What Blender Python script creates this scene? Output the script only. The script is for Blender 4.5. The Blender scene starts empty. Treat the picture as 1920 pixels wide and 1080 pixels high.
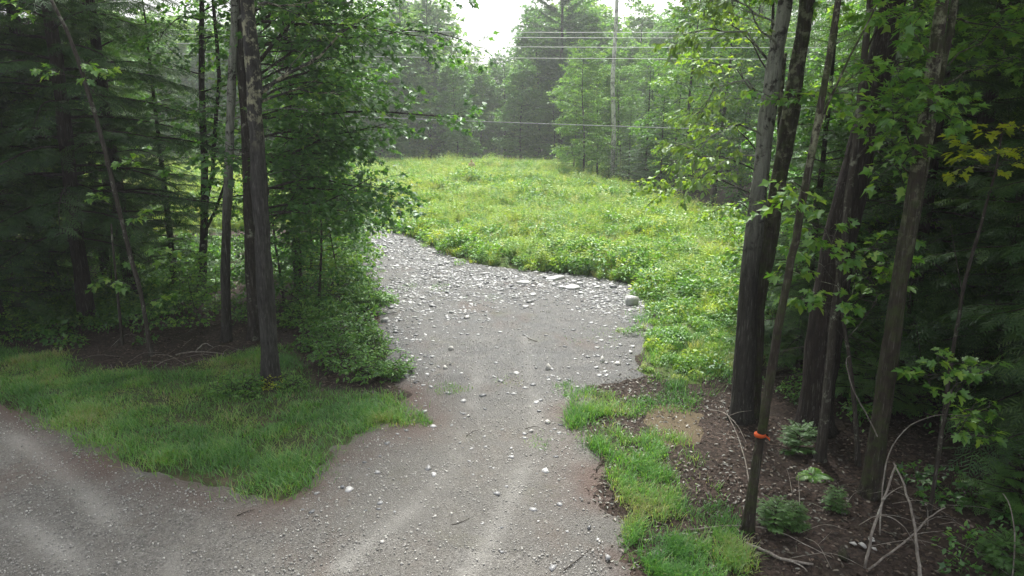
import bpy, bmesh, math, random
import numpy as np
from mathutils import Vector, Matrix

sc = bpy.context.scene
R = math.radians
# ------------------------------------------------------------------ camera
CAM_H, PITCH, FPX = 5.0, R(13.5), 1297.0
cam_d = bpy.data.cameras.new('camera'); cam = bpy.data.objects.new('camera', cam_d)
sc.collection.objects.link(cam)
cam.location = (0, 0, CAM_H); cam.rotation_euler = (R(90) - PITCH, 0, 0)
cam_d.sensor_width = 36; cam_d.lens = 36 * FPX / 1920
cam_d.clip_start = 0.05; cam_d.clip_end = 3000
sc.camera = cam
# ------------------------------------------------------------------ sky, sun, exposure
SUN_EL, SUN_AZ = R(58), R(3)          # azimuth from +Y, positive to +X
w = bpy.data.worlds.new('World'); sc.world = w; w.use_nodes = True
wn, wl = w.node_tree.nodes, w.node_tree.links
bg = wn['Background']
sky = wn.new('ShaderNodeTexSky'); sky.sky_type = 'NISHITA'; sky.sun_disc = False
sky.sun_elevation = SUN_EL; sky.sun_rotation = SUN_AZ
sky.air_density = 1.0; sky.dust_density = 6.0; sky.ozone_density = 1.0
hs = wn.new('ShaderNodeHueSaturation'); hs.inputs['Saturation'].default_value = 0.22
wl.new(sky.outputs[0], hs.inputs['Color']); wl.new(hs.outputs[0], bg.inputs[0])
bg.inputs[1].default_value = 0.15
sl = bpy.data.lights.new('sun', 'SUN'); sun = bpy.data.objects.new('sun', sl)
sc.collection.objects.link(sun)
sl.energy = 2.8; sl.angle = R(14); sl.color = (1.0, 0.96, 0.88)
sd_ = Vector((math.sin(SUN_AZ) * math.cos(SUN_EL), math.cos(SUN_AZ) * math.cos(SUN_EL), math.sin(SUN_EL)))
sun.rotation_euler = sd_.to_track_quat('Z', 'Y').to_euler()
sun.location = (0, 0, 40)
vs = sc.view_settings
vs.view_transform = 'Standard'; vs.look = 'None'; vs.gamma = 1.0; vs.use_curve_mapping = False
vs.exposure = 1.0
HAZE = 0.0010
cy = sc.cycles
cy.max_bounces = 5; cy.diffuse_bounces = 3; cy.glossy_bounces = 1; cy.transmission_bounces = 3
cy.transparent_max_bounces = 4; cy.volume_bounces = 1; cy.sample_clamp_indirect = 6
cy.use_denoising = True
try:
    cy.denoiser = 'OPENIMAGEDENOISE'; cy.denoising_input_passes = 'RGB_ALBEDO_NORMAL'; cy.denoising_prefilter = 'ACCURATE'
except Exception: pass
cy.use_adaptive_sampling = False
cy.caustics_reflective = False; cy.caustics_refractive = False

rng = np.random.default_rng(7)
C = sc.collection
# ------------------------------------------------------------------ pixel <-> place
fwd = np.array([0, math.cos(PITCH), -math.sin(PITCH)]); upv = np.array([0, math.sin(PITCH), math.cos(PITCH)])
def ray(px, py): return fwd * FPX + np.array([1., 0, 0]) * (px - 960) - upv * (py - 540)
def G(px, py):
    d = ray(px, py); t = -CAM_H / d[2]
    return np.array([d[0] * t, d[1] * t])
def AT(px, py, Y):
    d = ray(px, py); t = Y / d[1]
    return np.array([d[0] * t, Y, CAM_H + d[2] * t])
def depth(p): return float(np.dot(np.asarray(p) - np.array([0, 0, CAM_H]), fwd))
def polyG(pts): return np.array([G(*p) for p in pts])
# ------------------------------------------------------------------ noise
def vnoise(x, y, seed=0):
    xi = np.floor(x).astype(np.int64); yi = np.floor(y).astype(np.int64)
    xf = x - xi; yf = y - yi
    u = xf * xf * (3 - 2 * xf); v = yf * yf * (3 - 2 * yf)
    def h(a, b):
        n = (a * 374761393 + b * 668265263 + seed * 974711) & 0x7fffffff
        n = ((n ^ (n >> 13)) * 1274126177) & 0x7fffffff
        return ((n ^ (n >> 16)) & 0xffff) / 65535.0
    return (h(xi, yi) * (1 - u) + h(xi + 1, yi) * u) * (1 - v) + (h(xi, yi + 1) * (1 - u) + h(xi + 1, yi + 1) * u) * v
def fbm(x, y, seed=0, o=3):
    s = 0; a = 0.5
    for i in range(o):
        s = s + a * vnoise(x * 2**i, y * 2**i, seed + i * 17); a *= 0.5
    return s / (1 - 0.5**o)
def signed(poly, x, y):
    """distance to polygon, positive inside"""
    x = np.asarray(x, float); y = np.asarray(y, float)
    d = np.full(x.shape, 1e9); ins = np.zeros(x.shape, bool)
    n = len(poly)
    for i in range(n):
        ax, ay = poly[i]; bx, by = poly[(i + 1) % n]
        dx, dy = bx - ax, by - ay
        t = np.clip(((x - ax) * dx + (y - ay) * dy) / (dx * dx + dy * dy + 1e-12), 0, 1)
        d = np.minimum(d, np.hypot(x - ax - t * dx, y - ay - t * dy))
        c = ((ay > y) != (by > y)) & (x < (bx - ax) * (y - ay) / (by - ay + 1e-12) + ax)
        ins ^= c
    return np.where(ins, d, -d)
# ------------------------------------------------------------------ zones (traced on the ground)
DRIVE = polyG([(470, 960), (540, 950), (600, 908), (650, 852), (690, 815), (770, 790), (765, 735), (745, 680), (722, 625),
               (714, 560), (688, 520), (664, 470), (650, 428), (690, 424), (750, 438), (800, 460), (850, 485), (900, 502),
               (1000, 514), (1100, 520), (1170, 534), (1212, 556), (1216, 610), (1192, 660), (1180, 700), (1090, 725),
               (1062, 790), (1105, 850), (1100, 940), (1135, 1000), (1150, 1090)])
ROAD = np.vstack([polyG([(-420, 660), (-200, 712), (0, 762), (60, 785), (180, 850), (225, 884), (420, 932), (540, 952), (800, 1000), (1140, 1020), (1165, 1110)]),
                  np.array([[3.2, 3.5], [7, -5], [-30, -5], [-30, 12]])])
VERGE = polyG([(-260, 620), (0, 648), (130, 668), (200, 692), (330, 690), (480, 655), (545, 650), (610, 735), (760, 742),
               (785, 800), (690, 812), (650, 850), (600, 905), (530, 944), (440, 936), (220, 878), (0, 760), (-300, 690)])
MEADOW = np.vstack([polyG([(1216, 566), (1170, 534), (1100, 519), (1000, 513), (900, 500), (850, 484), (800, 459), (750, 437), (690, 423),
                    (650, 424), (520, 425), (330, 440)]), np.array([[-40, 30], [-46, 82], [16, 82]]),
                    polyG([(1120, 332), (1100, 345), (1180, 358), (1260, 392), (1390, 425), (1500, 500), (1480, 570), (1385, 690), (1290, 722), (1190, 692), (1214, 610)])])
def ss(t): t = np.clip(t, 0, 1); return t * t * (3 - 2 * t)
def terr(x, y):
    x = np.asarray(x, float); y = np.asarray(y, float)
    z = 0.22 * (fbm(x / 7 + 3.1, y / 7 + 9.7, 5, 2) - 0.5)
    z = z + 0.28 * ss(signed(MEADOW, x, y) / 2.5) * ss((y - 14) / 4)
    far = ss((np.hypot(x, y) - 85) / 60)
    z = z + far * 1.0 - 0.35 * ss((x - 5.5) / 4) * ss((14 - y) / 4)
    return z
def tz(x, y): return float(terr(np.array([x]), np.array([y]))[0])
# ------------------------------------------------------------------ mesh assembly
class Geo:
    def __init__(s): s.v = []; s.l = []; s.t = []; s.a = []; s.n = 0
    def raw(s, v, loops, totals, rnd=0.5):
        v = np.asarray(v, float).reshape(-1, 3)
        s.v.append(v); s.l.append(np.asarray(loops, np.int64).ravel() + s.n); s.t.append(np.asarray(totals, np.int64).ravel())
        s.a.append(np.broadcast_to(np.asarray(rnd, float), (len(v),))); s.n += len(v)
    def tube(s, pts, rad, n=6, cap=True, rough=0.0, rg=None, rnd=0.5):
        P = np.asarray(pts, float); k = len(P); rad = np.broadcast_to(np.asarray(rad, float), (k,))
        T = np.gradient(P, axis=0); T /= np.linalg.norm(T, axis=1)[:, None] + 1e-12
        m = T.mean(0); ref = np.array([1., 0, 0]) if abs(m[0]) < 0.6 * np.linalg.norm(m) + 1e-9 else np.array([0, 0, 1.])
        U = np.cross(T, ref); U /= np.linalg.norm(U, axis=1)[:, None] + 1e-12
        V = np.cross(T, U)
        a = np.arange(n) * 2 * math.pi / n
        rr = np.repeat(rad[:, None], n, 1)
        if rough and rg is not None: rr = rr * (1 + rough * (rg.random((k, n)) - 0.5))
        ring = P[:, None, :] + rr[:, :, None] * (np.cos(a)[None, :, None] * U[:, None, :] + np.sin(a)[None, :, None] * V[:, None, :])
        i = np.arange(k - 1)[:, None] * n; j = np.arange(n)[None, :]; j2 = (j + 1) % n
        q = np.stack([i + j, i + j2, i + n + j2, i + n + j], -1).reshape(-1, 4)
        loops = q.ravel(); tot = np.full(len(q), 4)
        if cap:
            loops = np.concatenate([loops, (k - 1) * n + np.arange(n), np.arange(n)[::-1]]); tot = np.concatenate([tot, [n, n]])
        s.raw(ring.reshape(-1, 3), loops, tot, rnd)
    def inst(s, tmpl, pos, tip, nrm, size, rnd):
        tv, tl, tt = tmpl
        N = len(pos)
        if N == 0: return
        tip = tip / (np.linalg.norm(tip, axis=1)[:, None] + 1e-9)
        side = np.cross(tip, nrm); side /= np.linalg.norm(side, axis=1)[:, None] + 1e-9
        nn = np.cross(side, tip)
        sz = np.broadcast_to(np.asarray(size, float), (N,))[:, None, None]
        V = pos[:, None, :] + sz * (tv[None, :, 0:1] * side[:, None, :] + tv[None, :, 1:2] * tip[:, None, :] + tv[None, :, 2:3] * nn[:, None, :])
        L = (np.asarray(tl)[None, :] + (np.arange(N) * len(tv))[:, None]).ravel()
        s.raw(V.reshape(-1, 3), L, np.tile(np.asarray(tt), N), np.repeat(np.broadcast_to(np.asarray(rnd, float), (N,)), len(tv)))
    def mesh(s, name, mat, smooth=False):
        me = bpy.data.meshes.new(name)
        if not s.v: return me
        v = np.concatenate(s.v).astype(np.float32); l = np.concatenate(s.l).astype(np.int32); t = np.concatenate(s.t).astype(np.int32)
        a = np.concatenate(s.a).astype(np.float32)
        me.vertices.add(len(v)); me.vertices.foreach_set('co', v.ravel())
        me.loops.add(len(l)); me.loops.foreach_set('vertex_index', l)
        me.polygons.add(len(t)); st = np.zeros(len(t), np.int32); st[1:] = np.cumsum(t)[:-1]
        me.polygons.foreach_set('loop_start', st)
        me.update(calc_edges=True)
        at = me.attributes.new('rnd', 'FLOAT', 'POINT'); at.data.foreach_set('value', a)
        if smooth: me.polygons.foreach_set('use_smooth', np.ones(len(t), bool))
        if mat: me.materials.append(mat)
        return me
def link(name, me, parent=None):
    o = bpy.data.objects.new(name, me); C.objects.link(o)
    if parent is not None: o.parent = parent
    return o
def tag(o, label, cat, group=None, kind=None):
    if label: o['label'] = label
    if cat: o['category'] = cat
    if group: o['group'] = group
    if kind: o['kind'] = kind
    return o
def thing(name, loc, label, cat, group=None, rz=0, scale=1):
    o = bpy.data.objects.new(name, None); C.objects.link(o); o.empty_display_size = 0.2
    o.location = loc; o.rotation_euler = (0, 0, rz); o.scale = (scale,) * 3
    return tag(o, label, cat, group)
# ------------------------------------------------------------------ materials
class M:
    def __init__(s, name):
        s.m = bpy.data.materials.new(name); s.m.use_nodes = True
        s.n = s.m.node_tree.nodes; s.k = s.m.node_tree.links; s.b = s.n['Principled BSDF']; s.out = s.n['Material Output']
        s.b.inputs['Roughness'].default_value = 0.85; s.b.inputs['Specular IOR Level'].default_value = 0.25
    def new(s, t, **kw):
        nd = s.n.new(t)
        for a, b in kw.items(): setattr(nd, a, b)
        return nd
    def coord(s, kind='Object', scale=(1, 1, 1)):
        t = s.new('ShaderNodeTexCoord'); mp = s.new('ShaderNodeMapping'); mp.inputs['Scale'].default_value = scale
        s.k.new(t.outputs[kind], mp.inputs['Vector']); return mp.outputs[0]
    def noise(s, vec, scale, detail=4, rough=0.6, dist=0):
        t = s.new('ShaderNodeTexNoise'); t.inputs['Scale'].default_value = scale; t.inputs['Detail'].default_value = detail
        t.inputs['Roughness'].default_value = rough; t.inputs['Distortion'].default_value = dist
        s.k.new(vec, t.inputs['Vector']); return t.outputs['Fac']
    def voro(s, vec, scale, out='Distance', feature='F1'):
        t = s.new('ShaderNodeTexVoronoi', feature=feature); t.inputs['Scale'].default_value = scale
        s.k.new(vec, t.inputs['Vector']); return t.outputs[out]
    def ramp(s, fac, stops, interp='LINEAR'):
        r = s.new('ShaderNodeValToRGB'); r.color_ramp.interpolation = interp
        e = r.color_ramp.elements
        while len(e) < len(stops): e.new(0.5)
        for i, (p, c) in enumerate(stops):
            e[i].position = p; e[i].color = (c[0], c[1], c[2], 1) if not isinstance(c, (int, float)) else (c, c, c, 1)
        s.k.new(fac, r.inputs[0]); return r.outputs[0]
    def mix(s, fac, a, b, typ='MIX'):
        x = s.new('ShaderNodeMix', data_type='RGBA', blend_type=typ)
        if isinstance(fac, (int, float)): x.inputs[0].default_value = fac
        else: s.k.new(fac, x.inputs[0])
        for sock, val in ((x.inputs[6], a), (x.inputs[7], b)):
            if isinstance(val, tuple): sock.default_value = (*val, 1)
            else: s.k.new(val, sock)
        return x.outputs[2]
    def math(s, op, a, b=0.0):
        x = s.new('ShaderNodeMath', operation=op)
        for sock, val in ((x.inputs[0], a), (x.inputs[1], b)):
            if isinstance(val, (int, float)): sock.default_value = val
            else: s.k.new(val, sock)
        return x.outputs[0]
    def attr(s, name, out='Fac', typ='GEOMETRY'):
        a = s.new('ShaderNodeAttribute', attribute_name=name, attribute_type=typ); return a.outputs[out]
    def rand(s): return s.new('ShaderNodeObjectInfo').outputs['Random']
    def bump(s, h, strength, dist):
        b = s.new('ShaderNodeBump'); b.inputs['Strength'].default_value = strength; b.inputs['Distance'].default_value = dist
        s.k.new(h, b.inputs['Height']); s.k.new(b.outputs[0], s.b.inputs['Normal']); return b
    def col(s, c):
        if isinstance(c, tuple): s.b.inputs['Base Color'].default_value = (*c, 1)
        else: s.k.new(c, s.b.inputs['Base Color'])
    def rough(s, v):
        if isinstance(v, (int, float)): s.b.inputs['Roughness'].default_value = v
        else: s.k.new(v, s.b.inputs['Roughness'])

def leaf_mat(name, cols, trans=0.42, tcol=1.5, gloss=0.05, gr=0.4, objvar=0.35):
    m = M(name)
    r = m.attr('rnd'); o = m.rand()
    f = m.math('ADD', m.math('MULTIPLY', r, 1 - objvar), m.math('MULTIPLY', o, objvar))
    n = len(cols)
    c = m.ramp(f, [(0.08 + 0.84 * i / (n - 1), cc) for i, cc in enumerate(cols)])
    d = m.new('ShaderNodeBsdfDiffuse'); t = m.new('ShaderNodeBsdfTranslucent'); g = m.new('ShaderNodeBsdfGlossy')
    g.inputs['Roughness'].default_value = gr; g.inputs['Color'].default_value = (0.85, 0.95, 0.9, 1)
    m.k.new(c, d.inputs['Color'])
    tc = m.mix(1.0, c, (tcol * 1.05, tcol, tcol * 0.45), 'MULTIPLY'); m.k.new(tc, t.inputs['Color'])
    x = m.new('ShaderNodeMixShader'); x.inputs[0].default_value = trans
    m.k.new(d.outputs[0], x.inputs[1]); m.k.new(t.outputs[0], x.inputs[2])
    y = m.new('ShaderNodeMixShader'); y.inputs[0].default_value = gloss
    m.k.new(x.outputs[0], y.inputs[1]); m.k.new(g.outputs[0], y.inputs[2])
    m.k.new(y.outputs[0], m.out.inputs['Surface'])
    return m.m
MAPLE = leaf_mat('maple_leaf', [(.035, .11, .024), (.055, .16, .03), (.095, .23, .04), (.17, .3, .045)], trans=0.5)
MAPLE_M = leaf_mat('mid_leaf', [(.045, .14, .03), (.07, .2, .036), (.115, .27, .045), (.18, .34, .055)], trans=0.48)
MAPLE_B = leaf_mat('sapling_leaf', [(.07, .19, .03), (.11, .27, .04), (.17, .34, .05), (.27, .42, .06)], trans=0.48)
MAPLE_Y = leaf_mat('yellow_leaf', [(.25, .36, .03), (.36, .45, .03), (.48, .52, .035)], trans=0.6, tcol=1.7)
PALE = leaf_mat('pale_leaf', [(.1, .2, .045), (.15, .27, .06), (.23, .33, .08)], trans=0.45, gloss=0.07)
FARLEAF = leaf_mat('far_leaf', [(.055, .17, .04), (.09, .23, .05), (.15, .31, .06), (.24, .38, .07)], trans=.5, objvar=0.5)
HEMLOCK = leaf_mat('hemlock_needle', [(.02, .06, .017), (.04, .1, .025), (.085, .17, .036)], trans=0.32, gloss=0.03)
MAPLE_G = leaf_mat('gold_green_leaf', [(.1, .24, .035), (.18, .33, .04), (.28, .4, .045)], trans=0.5)
SPRUCE = leaf_mat('spruce_needle', [(.03, .085, .022), (.05, .13, .028), (.085, .19, .038)], trans=0.3)
FIR = leaf_mat('fir_needle', [(.05, .13, .03), (.08, .19, .036), (.12, .25, .045)], trans=0.35)
PINE = leaf_mat('pine_needle', [(.03, .075, .04), (.05, .11, .05), (.075, .14, .06)], trans=0.25)
SHRUB = leaf_mat('shrub_leaf', [(.06, .17, .03), (.09, .235, .04), (.14, .3, .05), (.2, .36, .06)], objvar=0.3)
GRASS = leaf_mat('grass_blade', [(.06, .19, .03), (.09, .25, .035), (.13, .32, .045), (.2, .36, .065), (.3, .31, .13)], trans=0.45, objvar=0.0)
WEED = leaf_mat('weed_leaf', [(.09, .22, .035), (.15, .31, .045), (.25, .41, .055), (.36, .47, .075), (.46, .5, .12)], trans=0.45, objvar=0.65)
STRAW = leaf_mat('straw', [(.26, .31, .1), (.34, .38, .13), (.42, .42, .19)], trans=0.35)
LITTER = leaf_mat('dead_leaf', [(.03, .018, .014), (.055, .034, .026), (.085, .056, .042), (.14, .1, .08)], trans=0.1, tcol=1.0, objvar=0.0)

def bark(name, c0, c1, c2, lichen=0.0, lcol=(.42, .45, .34), lscale=3.5, moss=0.0, ridge=1.0, lz=None):
    m = M(name)
    v = m.coord('Object', (1, 1, 0.16)); v1 = m.coord('Object')
    n1 = m.noise(v, 20, 6, 0.75); n2 = m.noise(v1, 5, 4, 0.6)
    ridges = m.voro(v, 17)
    k_ = 0.78
    c0, c1, c2 = (tuple(k_ * q for q in cc) for cc in (c0, c1, c2))
    c = m.ramp(n1, [(0.36, c0), (0.52, c1), (0.66, c2)])
    c = m.mix(m.ramp(n2, [(0.4, 0.0), (0.7, 0.5)]), c, c2)
    st = m.ramp(m.noise(m.coord('Object', (1, 1, 0.05)), 60, 3, 0.7), [(0.58, 0.0), (0.68, 1.0)])
    c = m.mix(m.math('MULTIPLY', st, 0.45), c, (.26, .25, .23))
    if lichen > 0:
        lf = m.noise(v1, lscale, 6, 0.7, 0.15)
        mask = m.ramp(lf, [(0.6 - lichen * 0.3, 0.0), (0.68 - lichen * 0.3, 0.8)])
        if lz:
            sx = m.new('ShaderNodeSeparateXYZ'); m.k.new(m.new('ShaderNodeTexCoord').outputs['Object'], sx.inputs[0])
            mr = m.new('ShaderNodeMapRange'); mr.inputs[1].default_value = lz[0]; mr.inputs[2].default_value = lz[1]; m.k.new(sx.outputs[2], mr.inputs[0])
            mask = m.math('MULTIPLY', mask, mr.outputs[0])
        mask = m.math('MULTIPLY', mask, m.ramp(n1, [(0.3, 0.25), (0.55, 1.0)]))
        c = m.mix(mask, c, m.mix(m.noise(v1, 40, 3), lcol, tuple(0.6 * x for x in lcol)))
    if moss > 0:
        mf = m.noise(v1, 6, 5, 0.7)
        c = m.mix(m.ramp(mf, [(0.55 - moss * .15, 0.0), (0.68, moss)]), c, (.05, .075, .018))
    m.col(c); m.rough(0.9)
    h = m.math('ADD', m.math('MULTIPLY', ridges, 0.8), n1)
    m.bump(h, 1.0, 0.03 * ridge)
    return m.m
BARK_L = bark('bark_lichen', (.02, .019, .018), (.05, .047, .044), (.1, .096, .09), 0.34, (.55, .55, .36), 4.5, lz=(4.4, 5.2))
BARK = bark('bark_dark', (.016, .013, .011), (.038, .031, .026), (.075, .064, .055), 0.05)
BARK_R = bark('bark_grey_lichen', (.02, .018, .016), (.05, .045, .04), (.06, .056, .05), 0.7, (.42, .44, .37), 5.5, lz=(2.4, 5.0))
BARK_M = bark('bark_mossy', (.02, .016, .012), (.046, .037, .028), (.09, .076, .058), 0.3, (.4, .42, .28), 7, moss=0.7, lz=(2.8, 5.0))
BARK_H = bark('bark_hemlock', (.012, .009, .008), (.03, .022, .019), (.055, .042, .036), 0.0)
TWIG = bark('bark_twig', (.03, .025, .02), (.06, .05, .042), (.1, .09, .075), 0.12, ridge=0.3)
DEAD = bark('dead_wood', (.12, .1, .085), (.25, .22, .19), (.42, .38, .33), 0.15, (.5, .49, .44), 8, ridge=0.4)
BIRCH = bark('birch_bark', (.8, .78, .72), (1, .98, .92), (1.1, 1.07, 1.0), 0.4, (.1, .09, .08), 2.2, ridge=0.2)

def soil_mat():
    m = M('forest_floor'); v = m.coord('Object')
    a = m.noise(v, 1.1, 5, 0.65); b = m.voro(v, 22, 'Color'); f = m.noise(v, 30, 4, 0.7)
    bw = m.new('ShaderNodeRGBToBW'); m.k.new(b, bw.inputs[0])
    c = m.ramp(bw.outputs[0], [(0.2, (.02, .014, .011)), (0.5, (.042, .029, .023)), (0.8, (.075, .053, .043))])
    c = m.mix(m.ramp(a, [(0.42, 0.0), (0.62, 0.75)]), c, (.028, .02, .015))
    c = m.mix(m.ramp(f, [(0.6, 0.0), (0.8, 0.5)]), c, (.09, .066, .054))
    m.col(c); m.rough(0.92); m.bump(m.math('ADD', bw.outputs[0], f), 0.8, 0.03)
    return m.m
def gravel_mat(name, cool):   # slate chips (cool) or trodden road gravel
    m = M(name); v = m.coord('Object')
    big = m.noise(v, 0.55, 4, 0.6); mid = m.noise(v, 3.0, 5, 0.65); fine = m.noise(v, 48, 4, 0.75)
    vo = m.voro(v, 38, 'Color'); bw = m.new('ShaderNodeRGBToBW'); m.k.new(vo, bw.inputs[0]); vd = m.voro(v, 38)
    vo2 = m.voro(v, 95, 'Color'); bw2 = m.new('ShaderNodeRGBToBW'); m.k.new(vo2, bw2.inputs[0])
    if cool: base = m.ramp(bw2.outputs[0], [(0.15, (.05, .053, .056)), (0.5, (.09, .094, .097)), (0.85, (.16, .164, .168))])
    else: base = m.ramp(bw2.outputs[0], [(0.15, (.075, .07, .063)), (0.5, (.13, .124, .114)), (0.85, (.215, .206, .19))])
    peb = m.ramp(bw.outputs[0], [(0.1, (.05, .05, .05)), (0.5, (.11, .108, .104)), (0.8, (.23, .226, .216))])
    c = m.mix(m.ramp(mid, [(0.42, 0.25), (0.6, 0.75)]), base, peb)
    c = m.mix(m.ramp(fine, [(0.5, 0.0), (0.75, 0.5)]), c, (.045, .042, .038))
    c = m.mix(m.ramp(big, [(0.5, 0.0), (0.68, 0.45)]), c, (.2, .193, .176) if not cool else (.1, .106, .108))
    brown = m.noise(m.coord('Object', (0.8, 0.5, 1)), 0.75, 4, 0.7)
    c = m.mix(m.ramp(brown, [(0.54, 0.0), (0.7, 0.6)]), c, (.1, .07, .057))
    if cool:
        g = m.noise(v, 0.9, 5, 0.7)
        c = m.mix(m.ramp(g, [(0.58, 0.0), (0.72, 0.4)]), c, (.08, .085, .035))
    m.col(c); m.rough(0.75)
    m.bump(m.math('ADD', m.math('MULTIPLY', vd, -1.2), fine), 0.7, 0.02)
    return m.m
def turf_mat(name, c0, c1, c2):
    m = M(name); v = m.coord('Object')
    a = m.noise(v, 1.6, 5, 0.65); f = m.noise(v, 40, 4, 0.75)
    c = m.ramp(f, [(0.3, c0), (0.55, c1), (0.75, c2)])
    c = m.mix(m.ramp(a, [(0.5, 0.0), (0.66, 0.8)]), c, (.1, .08, .05))
    m.col(c); m.rough(0.95); m.bump(f, 0.8, 0.03)
    return m.m
SOIL = soil_mat(); GRAVEL = gravel_mat('slate_gravel', True); ROADM = gravel_mat('road_gravel', False)
TURF = turf_mat('turf_soil', (.03, .035, .015), (.05, .06, .024), (.085, .085, .045))
MEADM = turf_mat('meadow_soil', (.05, .08, .022), (.09, .14, .035), (.14, .18, .06))
def stone_mat(name, lo, hi, rough=0.5):
    m = M(name); v = m.coord('Object'); r = m.attr('rnd'); o = m.rand()
    f = m.math('FRACT', m.math('ADD', r, m.math('MULTIPLY', o, 1.7)))
    c = m.ramp(f, [(0, lo), (0.6, tuple((a + b) / 2 for a, b in zip(lo, hi))), (1, hi)])
    n = m.noise(v, 18, 5, 0.7)
    c = m.mix(m.ramp(n, [(0.4, 0.0), (0.75, 0.5)]), c, tuple(x * 0.55 for x in lo))
    m.col(c); m.rough(rough); m.b.inputs['Specular IOR Level'].default_value = 0.5
    m.bump(n, 0.5, 0.01); return m.m
SLATE = stone_mat('slate', (.12, .126, .138), (.56, .56, .56), 0.38)  # pale end lightened to stand in for wet sheen on the flakes
PALEST = stone_mat('pale_stone', (.42, .41, .39), (.62, .61, .58), 0.6)
PEB = stone_mat('pebble', (.2, .195, .183), (.52, .51, .48), 0.65)
def plain(name, c, rough=0.7, metal=0.0):
    m = M(name); n = m.noise(m.coord('Object'), 25, 4)
    m.col(m.mix(m.ramp(n, [(0.4, 0.0), (0.7, 0.35)]), c, tuple(x * 0.7 for x in c))); m.rough(rough)
    m.b.inputs['Metallic'].default_value = metal; return m.m
# ------------------------------------------------------------------ leaf templates (base at 0, tip +Y, normal +Z)
def T(v, faces): return (np.array(v, float), [i for f in faces for i in f], [len(f) for f in faces])
_m = [(0, 0, 0), (-.34, .02, .03), (-.2, .22, .03), (-.52, .5, .1), (-.2, .5, .04), (0, 1, -.05), (.2, .5, .04), (.52, .5, .1), (.2, .22, .03), (.34, .02, .03), (0, .45, 0)]
MAPLE_T = T(_m, [(0, 10, 5, 4, 3, 2, 1), (0, 9, 8, 7, 6, 5, 10)])
_b = [(0, 0, 0), (-.2, .08, .03), (-.3, -.1, .04), (-.38, .16, .06), (-.26, .3, .05), (-.62, .5, .1), (-.46, .55, .09), (-.5, .72, .1), (-.2, .56, .03), (-.22, .8, .02), (0, 1.08, -.08),
      (.22, .8, .02), (.2, .56, .03), (.5, .72, .1), (.46, .55, .09), (.62, .5, .1), (.26, .3, .05), (.38, .16, .06), (.3, -.1, .04), (.2, .08, .03), (0, .4, -.01)]
BIGMAPLE_T = T(_b, [(0, 20, 10, 9, 8, 7, 6, 5, 4, 3, 2, 1), (0, 19, 18, 17, 16, 15, 14, 13, 12, 11, 10, 20)])
LOBE_T = T([(0, 0, 0), (-.42, .38, .08), (-.15, .55, .02), (0, 1, -.06), (.15, .55, .02), (.42, .38, .08)], [(0, 3, 2, 1), (0, 5, 4, 3)])
KITE_T = T([(0, 0, 0), (-.36, .45, .08), (0, 1, -.05), (.36, .45, .08)], [(0, 2, 1), (0, 3, 2)])
OVAL_T = T([(0, 0, 0), (-.24, .3, .05), (-.2, .68, .04), (0, 1, -.08), (.2, .68, .04), (.24, .3, .05)], [(0, 3, 2, 1), (0, 5, 4, 3)])
LANCE_T = T([(0, 0, 0), (-.1, .4, .03), (0, 1, -.12), (.1, .4, .03)], [(0, 2, 1), (0, 3, 2)])
def spray_tmpl(n, wid, ang, ln):
    v = [(0, 0, 0), (-wid * .6, .5, 0), (0, 1, -.06), (wid * .6, .5, 0)]; f = [(0, 2, 1), (0, 3, 2)]
    for i in range(n):
        t = 0.08 + 0.8 * i / (n - 1)
        for s in (-1, 1):
            l = ln * (1 - 0.65 * t) * (1 + 0.25 * math.sin(i * 3.7 + s)); a = R(ang)
            dx, dy = s * math.sin(a) * l, math.cos(a) * l; k = len(v)
            px, py = math.cos(a) * wid, -s * math.sin(a) * wid
            v += [(0, t, -.06 * t), (dx * .55 - px, t + dy * .55 - py, -.03 - .06 * t), (dx, t + dy, -.09 - .06 * t), (dx * .55 + px, t + dy * .55 + py, -.03 - .06 * t)]
            f += [(k, k + 2, k + 1), (k, k + 3, k + 2)] if s > 0 else [(k, k + 1, k + 2), (k, k + 2, k + 3)]
    return T(v, f)
HEM_T = spray_tmpl(5, .035, 52, .55)
SPR_T = spray_tmpl(5, .05, 48, .5)
def tuft_tmpl(n, wd):
    v = []; f = []
    for i in range(n):
        a = i * 2.399; e = 0.15 + 0.85 * ((i * 0.618) % 1)
        d = np.array([math.cos(a) * (1 - e * .5), e, math.sin(a) * (1 - e * .5)]); d /= np.linalg.norm(d)
        s = np.cross(d, [math.sin(a * 3), .3, math.cos(a * 3)]); s /= np.linalg.norm(s); k = len(v)
        v += [tuple(-s * wd), tuple(s * wd), tuple(d)]; f += [(k, k + 1, k + 2)]
    return T(v, f)
TUFT_T = tuft_tmpl(9, .07)
# ------------------------------------------------------------------ wood growth
def unit(v): v = np.asarray(v, float); return v / (np.linalg.norm(v) + 1e-12)
def curve(p0, d0, length, n, rg, bend=0.0, wob=0.12):
    """polyline from p0 along d0; bend > 0 turns up, < 0 droops"""
    P = [np.array(p0, float)]; d = unit(d0)
    for i in range(n):
        d = unit(d + np.array([0, 0, bend / n]) + rg.normal(0, wob, 3) / math.sqrt(n)); P.append(P[-1] + d * length / n)
    return np.array(P)
def along(P, t):
    k = (len(P) - 1) * t; i = min(int(k), len(P) - 2); f = k - i
    return P[i] * (1 - f) + P[i + 1] * f, unit(P[i + 1] - P[i])
class Leaves:
    def __init__(s): s.p = []; s.t = []; s.n = []; s.s = []
    def add(s, p, t, n, z): s.p.append(p); s.t.append(t); s.n.append(n); s.s.append(z)
    def put(s, geo, tmpl, rg, lo=0.0, hi=1.0):
        if not s.p: return
        p = np.concatenate(s.p); geo.inst(tmpl, p, np.concatenate(s.t), np.concatenate(s.n), np.concatenate(s.s), lo + (hi - lo) * rg.random(len(p)))
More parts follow.
